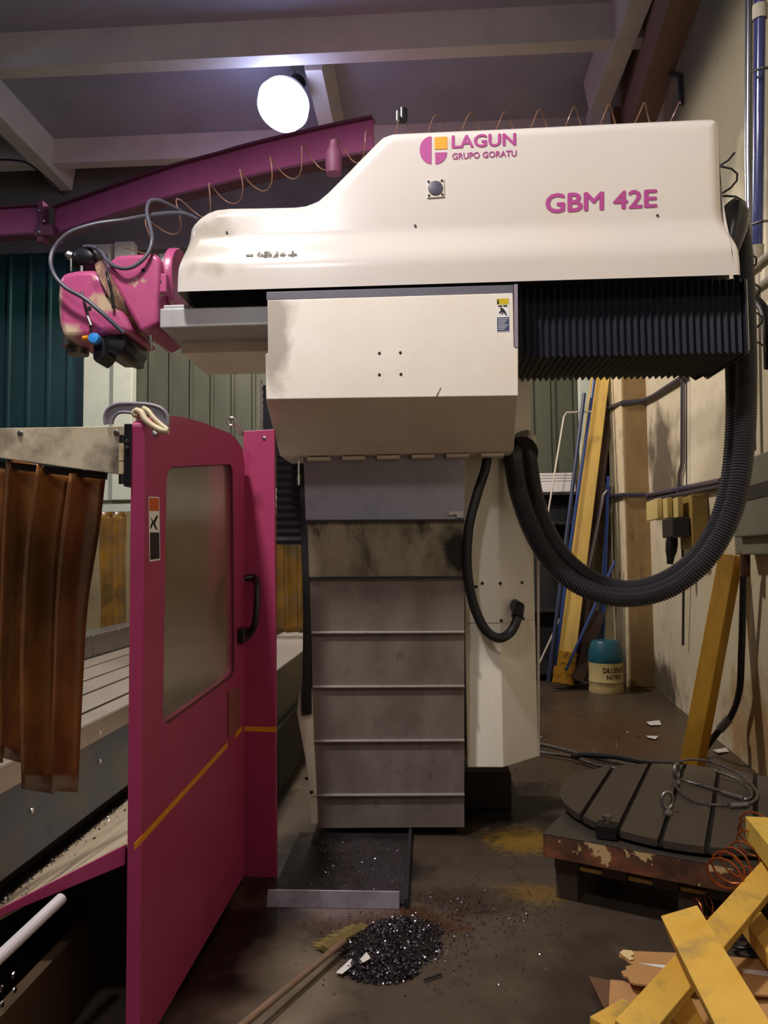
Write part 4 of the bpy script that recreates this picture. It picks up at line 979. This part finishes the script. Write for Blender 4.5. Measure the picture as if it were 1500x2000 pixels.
jb = thing('junction_box', 'grey wall junction box half hidden behind the ribbed hose', 'box', wpt(1460, 1080))
WD = V((WA, 1, 0)).normalized(); WN = V((-1, WA, 0)).normalized()
def wbox(c0, c1, n0, n1, name, m, par, bev=0.006):
    """box on the right wall between two wall points (its corners on its own front face), n0..n1 off the wall"""
    a = V(c0); b = V(c1); o = V((WB, 0, 0))
    s0, s1 = sorted(((a-o).dot(WD), (b-o).dot(WD))); z0, z1 = sorted((a.z, b.z))
    vs = [V((o.x, o.y, 0))+WD*s_+WN*n_+V((0, 0, z_)) for z_ in (z0, z1) for n_ in (n0, n1) for s_ in (s0, s1)]
    return MB().add(vs, [(0, 1, 3, 2), (4, 6, 7, 5), (0, 4, 5, 1), (2, 3, 7, 6), (0, 2, 6, 4), (1, 5, 7, 3)]).build(name, m, par, bevel=bev)
wbox(wpt(1428, 908, .18), wpt(1530, 1042, .18), 0.002, 0.18, 'box_body', BOXG, jb, 0.01)
wbox(wpt(1434, 1044, .13), wpt(1530, 1083, .13), 0.002, 0.13, 'box_lower', BOXG, jb, 0.01)
wbox(wpt(1436, 957, .18), wpt(1530, 961, .18), 0.175, 0.187, 'box_seam', DARKM, jb, 0)
wbox(wpt(1412, 920, .08), wpt(1430, 962, .08), 0.002, 0.08, 'box_gland', BOXYL, jb, 0.01)
MB().tube([wpt(1455, 1075, 0.1), wpt(1455, 1125, 0.1)], 0.035, 12).build('cable_plug', RUST, jb)
tag(MB().tube(spl([wpt(1452, 1110, .1), wpt(1451, 1180, .09), wpt(1448, 1280, .08), wpt(1444, 1350, .08), wpt(1428, 1398, .10), wpt(1400, 1432, .2), at(1378, 1462, Z=0.06), at(1340, 1500, Z=0.03)], 8), 0.024, 10).build('supply_cable', BLACKP, smooth=True), 'thick grey cable dropping from the wall junction box to the floor', 'cable')
MB().tube([wpt(1424, 1404, .12), wpt(1406, 1425, .18)], 0.032, 12).build('cable_sleeve', PIPEG, jb, smooth=True)

sbx = thing('socket_box', 'yellowed socket box with pale breakers on the right wall', 'box', wpt(1325, 1075))
wbox(wpt(1326, 974, .14), wpt(1354, 1072, .14), 0.002, 0.14, 'socket_body', BOXY, sbx, 0.008)
for k in range(3):
    xa = 1296+k*9.5
    wbox(wpt(xa+1, 980-k*1.2, .16), wpt(xa+26, 1012-k*1.2, .16), 0.285-k*0.05, 0.33-k*0.05, 'breaker', BOXYL, sbx, 0.004)
wbox(wpt(1326, 1015, .14), wpt(1350, 1048, .14), 0.14, 0.29, 'socket_face', STEEL_D, sbx, 0.008)
pg = wpt(1312, 1062, 0.2)
MB().lathe(pg, (-0.12, 0, -1), [(-0.10, 0.045), (0.0, 0.055), (0.07, 0.05), (0.13, 0.035), (0.19, 0.028)], 14).build('plug', BLACKP, sbx, smooth=True)
MB().tube([wpt(1333, 1070, .08), wpt(1335, 1150, .06), wpt(1334, 1260, .05)], 0.012, 8).build('lead', PIPED, sbx, smooth=True)

def conduit(l, r, label, m, off=0.03):
    return tag(MB().tube([wpt(a, b, off) for a, b in l], r, 10).build('conduit', m, smooth=True), label, 'pipe')
conduit([(1334, 735), (1333, 905), (1328, 925), (1325, 978)], 0.022, 'thin vertical conduit dropping to the socket box', PIPEG)
conduit([(1341, 735), (1341, 978)], 0.006, 'thin cable beside the vertical conduit to the socket box', PIPED)
conduit([(1268, 967), (1300, 960), (1410, 938)], 0.024, 'upper navy conduit running along the right wall to the junction box', PIPEB)
conduit([(1268, 977), (1300, 971), (1412, 950)], 0.020, 'lower dark conduit running along the right wall to the junction box', PIPED, 0.04)
tag(MB().tube([at(1190, 797, Y=9.7), at(1216, 787, Y=9.22), at(1257, 783, Y=9.22), wpt(1275, 775), wpt(1340, 733)], 0.03, 10).build('conduit', PIPED, smooth=True), 'dark conduit bending around the stained pillar up the wall', 'pipe')
tag(MB().tube([at(1188, 990, Y=9.85), at(1191, 970, Y=9.7), at(1214, 967, Y=9.21), at(1260, 966, Y=9.21), wpt(1268, 972)], 0.026, 10).build('conduit', PIPED, smooth=True), 'dark conduit crossing the stained pillar at mid height', 'pipe')
tag(MB().tube([wpt(1330, 205), wpt(1328, 150), wpt(1318, 146), wpt(1240, 150, .1)], 0.022, 8).build('conduit', PIPED, smooth=True), 'dark conduit bent at the top right above the ram', 'pipe')
bp = thing('navy_pipe', 'thick glossy navy pipe running up the right wall', 'pipe', wpt(1478, 520, .1))
MB().tube([wpt(1484, -60, .10), wpt(1484, 40, .10), wpt(1479, 480, .10)], 0.034, 16).build('pipe', PIPEB, bp, smooth=True)
MB().tube([wpt(1479, 478, .10), wpt(1478, 500, .10), wpt(1474, 530, .10)], 0.042, 14).build('coupling', COUP, bp, smooth=True)
MB().tube([wpt(1484, 10, .10), wpt(1484, 38, .10)], 0.044, 14).build('coupling', COUP, bp, smooth=True)
gpipe = thing('steel_conduit', 'bright steel conduit beside the navy pipe on the right wall', 'pipe', wpt(1463, 880, .05))
MB().tube([wpt(1463, -60, .05), wpt(1461, 300, .05), wpt(1463, 470, .05), wpt(1470, 880, .05)], 0.024, 14).build('pipe', PIPEG, gpipe, smooth=True)
tag(MB().tube([wpt(1452, 545, .14), wpt(1480, 520, .14), wpt(1515, 490, .14)], 0.035, 12).build('branch_pipe', COUP, smooth=True), 'upper old cream branch pipe slanting off the right wall', 'pipe')
tag(MB().tube([wpt(1460, 580, .12), wpt(1515, 540, .12)], 0.03, 12).build('branch_pipe', COUP, smooth=True), 'lower old cream branch pipe slanting off the right wall', 'pipe')
tag(MB().tube(spl([wpt(1458, 582, .16), wpt(1480, 590, .16), wpt(1495, 615, .16), wpt(1500, 660, .16), wpt(1502, 720, .14)], 6), 0.03, 12).build('bent_hose', BLACK, smooth=True), 'bent black hose at the right edge below the branch pipes', 'hose')
for k, (yy, l_) in enumerate(((133, 'upper'), (432, 'lower'))):
    tag(MB().tube([wpt(1470, yy+6, .16), wpt(1490, yy, .14), wpt(1512, yy-1, .03)], 0.009, 8).build('pipe_clip', BLACKP, smooth=True), l_+' black clip holding the navy pipe to the wall', 'clip')

# ================================================================ BACK RIGHT CORNER
dr = thing('paint_drum', 'teal and cream thinner drum standing by the stained pillar', 'drum', at(1183, 1336, Z=0))
D0 = at(1183, 1334, Z=0); D0.y = 9.15; D0 = V((at(1183, 1300, Y=9.0).x, 9.0, 0)); DR = 0.19
MB().lathe(D0, (0, 0, 1), [(0, DR), (0.03, DR+0.006), (0.06, DR), (0.12, DR), (0.13, DR+0.006), (0.14, DR), (0.34, DR)], 32).build('drum_body', DRUMC, dr, smooth=True)
MB().lathe(D0, (0, 0, 1), [(0.34, DR), (0.37, DR+0.005), (0.44, DR), (0.56, DR-0.03), (0.58, DR-0.045)], 32).build('drum_top', DRUMB, dr, smooth=True)
def drum_map(z0, z1, a0, a1):
    def f(u, t):
        a = math.radians(a0+(a1-a0)*u); return D0+V((math.sin(a)*(DR+0.002), -math.cos(a)*(DR+0.002), z0+(z1-z0)*t))
    return f
DK = mat('drum print', '#3a2f1e', 0.6)
text_mb('DILUENTE', None, 0.02, mapf=drum_map(0.235, 0.295, -22, 60)).build('drum_lettering', DK, dr, fixn=False)
text_mb('NITRO', None, 0.02, mapf=drum_map(0.165, 0.215, -10, 45)).build('drum_lettering', DK, dr, fixn=False)

def lean(a, b, ya, yb, w_, h_, name, label, m, cat, up=(0, 1, 0), group=None):
    p0 = at(*a, Y=ya); p1 = at(*b, Y=yb)
    return tag(MB().beam(p0, p1, w_, h_, up=up).build(name, m, bevel=0.004), label, cat, group)
pk = lean((1098, 1336), (1178, 690), 9.2, 9.75, 0.22, 0.06, 'plank', 'tall pale pine plank leaning in the back corner', WOODP, 'plank')
p0 = at(1098, 1334, Y=9.19); p1 = at(1098, 1334, Y=9.19).lerp(at(1178, 690, Y=9.74), 0.09)
lean((1116, 1335), (1194, 700), 9.36, 9.95, 0.20, 0.05, 'plank', 'dark board leaning just behind the pine plank', WOODD, 'plank')
lean((1128, 1330), (1172, 1195), 9.12, 9.36, 0.13, 0.05, 'plank', 'short dark board leaning beside the thinner drum', WOODD, 'plank')
tag(MB().beam(p0+V((0, -0.035, 0)), p1+V((0, -0.035, 0)), 0.24, 0.03, up=(0, 1, 0)).build('tape_wrap', mat('yellow tape', '#c08a1c', 0.5, stains=((14, '#5a3c14', 0.5, 0.65, 0.9),))), 'yellow tape wrap around the foot of the pine plank', 'tape')
def rod(l, r, label, m): return tag(MB().tube(pxy(l), r, 8).build('rod', m, smooth=True), label, 'rod')
rod([(1071, 1334, 9.0), (1141, 768, 9.4)], 0.024, 'leftmost slate blue rod leaning in the back corner', BLUED)
rod([(1084, 1300, 9.05), (1112, 1080, 9.15), (1164, 720, 9.5)], 0.020, 'bright blue rod leaning against the pine plank', BLUER)
rod([(1177, 1262, 9.4), (1188, 930, 9.45)], 0.022, 'upright blue rod behind the thinner drum', BLUER)
rod([(1168, 1262, 9.4), (1190, 950, 9.5)], 0.022, 'dark blue rod behind the thinner drum', BLUED)
rod([(1105, 1310, 9.1), (1201, 1096, 9.3)], 0.018, 'blue rod crossing low in front of the dark board', BLUER)
rod([(1148, 1115, 9.3), (1178, 968, 9.4), (1186, 958, 9.4)], 0.018, 'bent grey rod hooked toward the pillar conduit', PIPEG)
rod([(1070, 1005, 9.35), (1101, 815, 9.4), (1106, 806, 9.4), (1155, 804, 9.4)], 0.012, 'pale bent wire rod hooked beside the pine plank', WIREW)
rod([(1053, 1296, 9.3), (1100, 1195, 9.4)], 0.012, 'pale straight rod leaning low behind the blue rods', WIREW)
sf = thing('shelf_rack', 'dark steel shelf rack against the back wall', 'shelf', (at(1090, 1300, Y=9.8).x, 9.85, 0))
sx0 = at(1015, 1000, Y=9.75).x; sx1 = at(1134, 1000, Y=9.75).x
for z in (at(1100, 955, Y=9.7).z-0.03, at(1100, 1018, Y=9.7).z, at(1100, 1190, Y=9.7).z, 0.12):
    MB().box(sx0, sx1, 9.74, 10.1, z-0.04, z).build('shelf_board', SHELF, sf, bevel=0.003)
for x in (sx0, sx1-0.05):
    for y in (9.74, 10.05):
        MB().box(x, x+0.05, y, y+0.05, 0, 2.5).build('shelf_post', SHELF, sf)
MB().box(sx0, sx1, 10.1, 10.12, 0, 2.4).build('shelf_back', SHELF, sf)
zz = at(1100, 955, Y=9.7).z-0.03
xs0 = at(1049, 930, Y=9.7).x; xs1 = at(1128, 930, Y=9.7).x
for k in range(4):
    h_ = 0.135 if k == 0 else 0.03
    o = MB().box(xs0+0.01*(k % 2), xs1-0.02*(k % 2), 9.80, 10.03, zz, zz+h_).build('white_carton', PAPER, bevel=0.003)
    tag(o, ('thick white carton at the bottom of the stack on the shelf', 'thin white sheet pack directly on the thick carton', 'thin white sheet pack, second from the top of the shelf stack', 'thin white sheet pack topmost on the shelf stack')[k], 'carton', 'white packs on the shelf')
    zz += h_+0.006

# ================================================================ FLOOR ITEMS
tr = thing('drip_tray', 'dark oily sheet-metal drip tray in front of the column', 'tray', at(670, 1710, Z=0))
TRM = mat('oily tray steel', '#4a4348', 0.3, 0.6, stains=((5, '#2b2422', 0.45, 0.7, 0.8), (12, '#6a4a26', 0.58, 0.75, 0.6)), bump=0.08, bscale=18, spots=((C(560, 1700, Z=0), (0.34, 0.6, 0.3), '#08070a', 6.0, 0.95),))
tx0 = -0.74; tx1 = -0.115; ty0 = 3.52; ty1 = 4.40
MB().box(tx0, tx1, ty0, ty1, 0.0, 0.012).build('tray_floor', TRM, tr)
MB().prism([(tx0, ty0-0.03, 0.0), (tx0, ty0, 0.065), (tx0, ty0+0.006, 0.065), (tx0, ty0-0.02, 0.0)], (tx1-tx0-0.03, 0, 0)).build('tray_lip', mat('tray lip steel', '#8a8088', 0.35, 0.5, stains=((6, '#4c4240', 0.45, 0.7, 0.7),)), tr, bevel=0.002)
MB().box(tx1-0.01, tx1+0.008, ty0-0.03, ty1, 0, 0.046).build('tray_side', STEEL_D, tr, bevel=0.002)
# swarf pile
random.seed(3)
def hill(x, y, c, rx, ry, h): d = ((x-c.x)/rx)**2+((y-c.y)/ry)**2; return h*max(0, 1-d)
HC = [(at(765, 1850, Z=0), 0.20, 0.17, 0.05), (at(745, 1895, Z=0), 0.14, 0.10, 0.035), (at(790, 1820, Z=0), 0.16, 0.12, 0.03)]
def hz(x, y): return max(hill(x, y, *q_) for q_ in HC)
vs = []; fs = []; n = 44; x0, x1, y0, y1 = -0.50, 0.16, 2.86, 3.46
for i in range(n+1):
    for j in range(n+1):
        x = x0+(x1-x0)*i/n; y = y0+(y1-y0)*j/n; h_ = hz(x, y)
        vs.append((x, y, h_*(0.8+0.4*random.random())-0.004 if h_ > 0 else -0.006))
for i in range(n):
    for j in range(n):
        a = i*(n+1)+j
        if max(vs[a][2], vs[a+1][2], vs[a+n+1][2], vs[a+n+2][2]) > -0.004: fs.append((a, a+1, a+n+2, a+n+1))
used = sorted({v for f in fs for v in f}); rm = {v: i for i, v in enumerate(used)}
sw = MB().add([vs[v] for v in used], [[rm[v] for v in f] for f in fs], 1)
bright = 0.38
def chip(x, y, z, s):
    a = random.uniform(0, 6.28); d = V((math.cos(a), math.sin(a), random.uniform(-.4, .6))).normalized(); u = V((random.uniform(-1, 1), random.uniform(-1, 1), random.uniform(0.2, 1))).normalized()
    wv = d.cross(u).normalized()*s*0.30; u2 = wv.cross(d).normalized(); p = V((x, y, z)); pts = []
    for k in range(4):
        q_ = p+d*(s*(k-1.5)*0.5)+u2*(s*0.28*math.sin(k*1.1)); pts += [q_-wv, q_+wv]
    sw.add(pts, [(0, 1, 3, 2), (2, 3, 5, 4), (4, 5, 7, 6)], 0 if random.random() < bright else 2)
for i in range(3400):
    c, rx, ry, h_ = HC[random.choice((0, 0, 1, 1, 2))]; r_ = math.sqrt(random.random())*1.05; a = random.uniform(0, 6.28)
    x = c.x+rx*r_*math.cos(a); y = c.y+ry*r_*math.sin(a); chip(x, y, hz(x, y)+random.uniform(0.001, 0.01), random.uniform(0.004, 0.011))
bright = 0.55
for i in range(1100):
    x = random.gauss(-0.06, 0.25); y = random.gauss(3.32, 0.20)
    if y > 3.47 and x < -0.1: continue
    chip(x, y, 0.004, random.uniform(0.003, 0.008))
for i in range(240):
    chip(random.uniform(0.0, 0.55), random.gauss(3.52, 0.10), 0.004, random.uniform(0.003, 0.009))
for i in range(300): chip(random.uniform(0.6, 1.9), random.uniform(4.9, 8.6), 0.004, random.uniform(0.004, 0.012))
o = sw.build('swarf_pile', [SWARF, SWARFD, SWARFM], fixn=False); o['kind'] = 'stuff'; tag(o, 'glittering pile of steel swarf on the floor before the drip tray', 'swarf')
sw = MB()
for i in range(420): chip(random.uniform(tx0+0.15, tx1-0.02), random.uniform(ty0+0.02, ty1-0.15), 0.016, random.uniform(0.003, 0.009))
o = sw.build('tray_swarf', [SWARF, SWARFD, SWARFM], fixn=False); o['kind'] = 'stuff'; tag(o, 'loose bright swarf scattered inside the drip tray', 'swarf')
sw = MB()
bright = 0.3
for i in range(300):
    x = random.uniform(-1.62, -1.52) if i % 6 else random.uniform(-1.60, -1.35)
    chip(x, random.uniform(2.5, 4.2), slope(x)+0.006, random.uniform(0.004, 0.012))
o = sw.build('chip_tray_swarf', [SWARF, SWARFD, SWARFM], fixn=False); o['kind'] = 'stuff'; tag(o, 'line of steel chips lying along the sloping cream tray', 'swarf')
# broom
br = thing('broom', 'broom with a long wooden handle lying on the floor by the swarf', 'broom', at(600, 1880, Z=0))
MB().tube([at(440, 2030, Z=0.06), at(672, 1838, Z=0.045)], 0.013, 12).build('handle', mat('worn broom handle', '#7d6450', 0.5, stains=((12, '#574333', 0.45, 0.75, 0.7),)), br, smooth=True)
hp = at(675, 1832, Z=0.02); ha = (at(722, 1800, Z=0.02)-at(640, 1846, Z=0.02)).normalized()
hb = MB().beam(hp-ha*0.12, hp+ha*0.12, 0.045, 0.03, mi=0); hb.build('head', mat('broom head wood', '#6b5a30', 0.6, stains=((20, '#5f4f22', 0.5, 0.7, 0.8),)), br, bevel=0.006)
bm_ = MB(); side = V((-ha.y, ha.x, 0))
for i in range(260):
    b0 = hp+ha*random.uniform(-0.115, 0.115)+side*random.uniform(-0.018, 0.018); b1 = b0+side*(0.06+random.uniform(-.01, .02))+V((random.gauss(0, .006), random.gauss(0, .006), -0.012))
    b1.z = max(b1.z, 0.003); bm_.beam(b0, b1, 0.0022, 0.0022)
o = bm_.build('bristles', mat('straw bristle', '#8f7d4a', 0.7), br); o['kind'] = 'stuff'
def paper(pts, label, z=0.008, th=0.0012):
    P = [at(a, b, Z=z) for a, b in pts]; n = len(P)
    for i, p in enumerate(P): p.z += 0.006*(i % 2)
    return tag(MB().prism(P, (0, 0, th)).build('paper_scrap', PAPER), label, 'paper')
paper([(656, 1900), (685, 1876), (697, 1880), (668, 1906)], 'long white paper strip left of the swarf pile', 0.012)
paper([(703, 1874), (716, 1863), (724, 1872), (709, 1884)], 'small crumpled white paper on the swarf pile', 0.055)
paper([(1262, 1410), (1288, 1408), (1292, 1416), (1270, 1418)], 'white paper scrap on the floor, upper of two near the wall')
paper([(1262, 1437), (1286, 1439), (1280, 1444), (1266, 1442)], 'white paper scrap on the floor, lower of two near the wall')
paper([(1392, 1465), (1418, 1462), (1424, 1468), (1402, 1472)], 'white paper scrap on the floor behind the leaning beam')
tag(MB().beam(at(828, 1914, Z=0.012), at(862, 1902, Z=0.012), 0.009, 0.005).build('metal_sliver', STEEL_D), 'dark metal sliver on the floor right of the swarf pile', 'scrap')

# ================================================================ TIMBERS AND CARDBOARD, BOTTOM RIGHT
def timber(a, b, za, zb_, w_, h_, label, m=WOODY, up=(0, 0, 1)):
    p0 = at(*a, Z=za); p1 = at(*b, Z=zb_)
    return tag(MB().beam(p0, p1, w_, h_, up=up).build('yellow_timber', m, bevel=0.003), label, 'timber', 'yellow timbers in the foreground')
timber((1334, 1800), (1478, 2060), 0.435, 0.44, 0.115, 0.07, 'big yellow timber on top of the pile, running to the bottom right', up=(-0.35, -0.1, 1))
timber((1520, 1690), (1225, 2030), 0.37, 0.27, 0.085, 0.055, 'yellow timber crossing beneath the big one from upper right to lower left', up=(0.2, -0.3, 1))
timber((1446, 1772), (1530, 1885), 0.20, 0.20, 0.085, 0.06, 'yellow timber at the right edge under the crossing timber')
timber((1318, 1958), (1372, 2070), 0.18, 0.16, 0.085, 0.06, 'short yellow timber at the bottom under the crossing timber')
timber((1483, 1618), (1600, 1760), 0.47, 0.48, 0.10, 0.09, 'pale-ended yellow timber poking in at the right edge above the pile', mat('pale yellow timber', '#d6b04a', 0.65, stains=((9, '#a88a3c', 0.5, 0.7, 0.6),)))
timber((1175, 2015), (1240, 1978), 0.10, 0.10, 0.09, 0.05, 'yellow timber stub at the very bottom left of the pile')
def card(pts, zs, label, th=0.006, m=CARD):
    P = [at(a, b, Z=z) for (a, b), z in zip(pts, zs)]
    return tag(MB().prism(P, (0, 0, -th)).build('cardboard', m), label, 'cardboard', 'cardboard under the timbers')
card([(1211, 1860), (1216, 1855), (1228, 1857), (1350, 1862), (1520, 1876), (1520, 1945), (1400, 1936), (1240, 1921), (1230, 1917), (1226, 1908), (1218, 1906), (1213, 1897), (1224, 1893), (1222, 1887), (1236, 1884), (1226, 1877), (1219, 1870), (1209, 1867)], [0.15]*18, 'upper torn cardboard sheet with white tape strips')
card([(1192, 1913), (1260, 1920), (1420, 1934), (1520, 1950), (1520, 2080), (1170, 2080), (1188, 1975)], [0.13, 0.13, 0.13, 0.13, 0.05, 0.05, 0.08], 'lower cardboard sheet at the bottom of the pile')
card([(1150, 1906), (1196, 1916), (1186, 1970), (1178, 1966)], [0.03]*4, 'brown cardboard flap lying left of the pile', m=mat('brown flap', '#6b4a32', 0.75))
def tape(pts, label, z):
    P = [at(a, b, Z=z) for a, b in pts]
    tag(MB().prism(P, (0, 0, 0.001)).build('tape_strip', PAPER), label, 'tape')
tape([(1246, 1881), (1330, 1888), (1330, 1894), (1290, 1890)], 'white tape strip on the left of the upper cardboard', 0.1505)
tape([(1448, 1892), (1520, 1900), (1520, 1910), (1452, 1900)], 'white tape strip on the right of the upper cardboard', 0.1505)
tape([(1264, 1925), (1298, 1926), (1280, 1949), (1270, 1946)], 'white paper patch on the lower cardboard', 0.137)
P = [at(a, b, Z=0.153) for a, b in ((1210, 1861), (1217, 1855.5), (1234, 1857), (1239, 1864), (1232, 1868), (1238, 1874), (1230, 1876), (1221, 1870))]
tag(MB().prism(P, (0, 0, 0.0015)).build('torn_edge', CARDT), 'pale torn flap at the left end of the upper cardboard', 'cardboard')
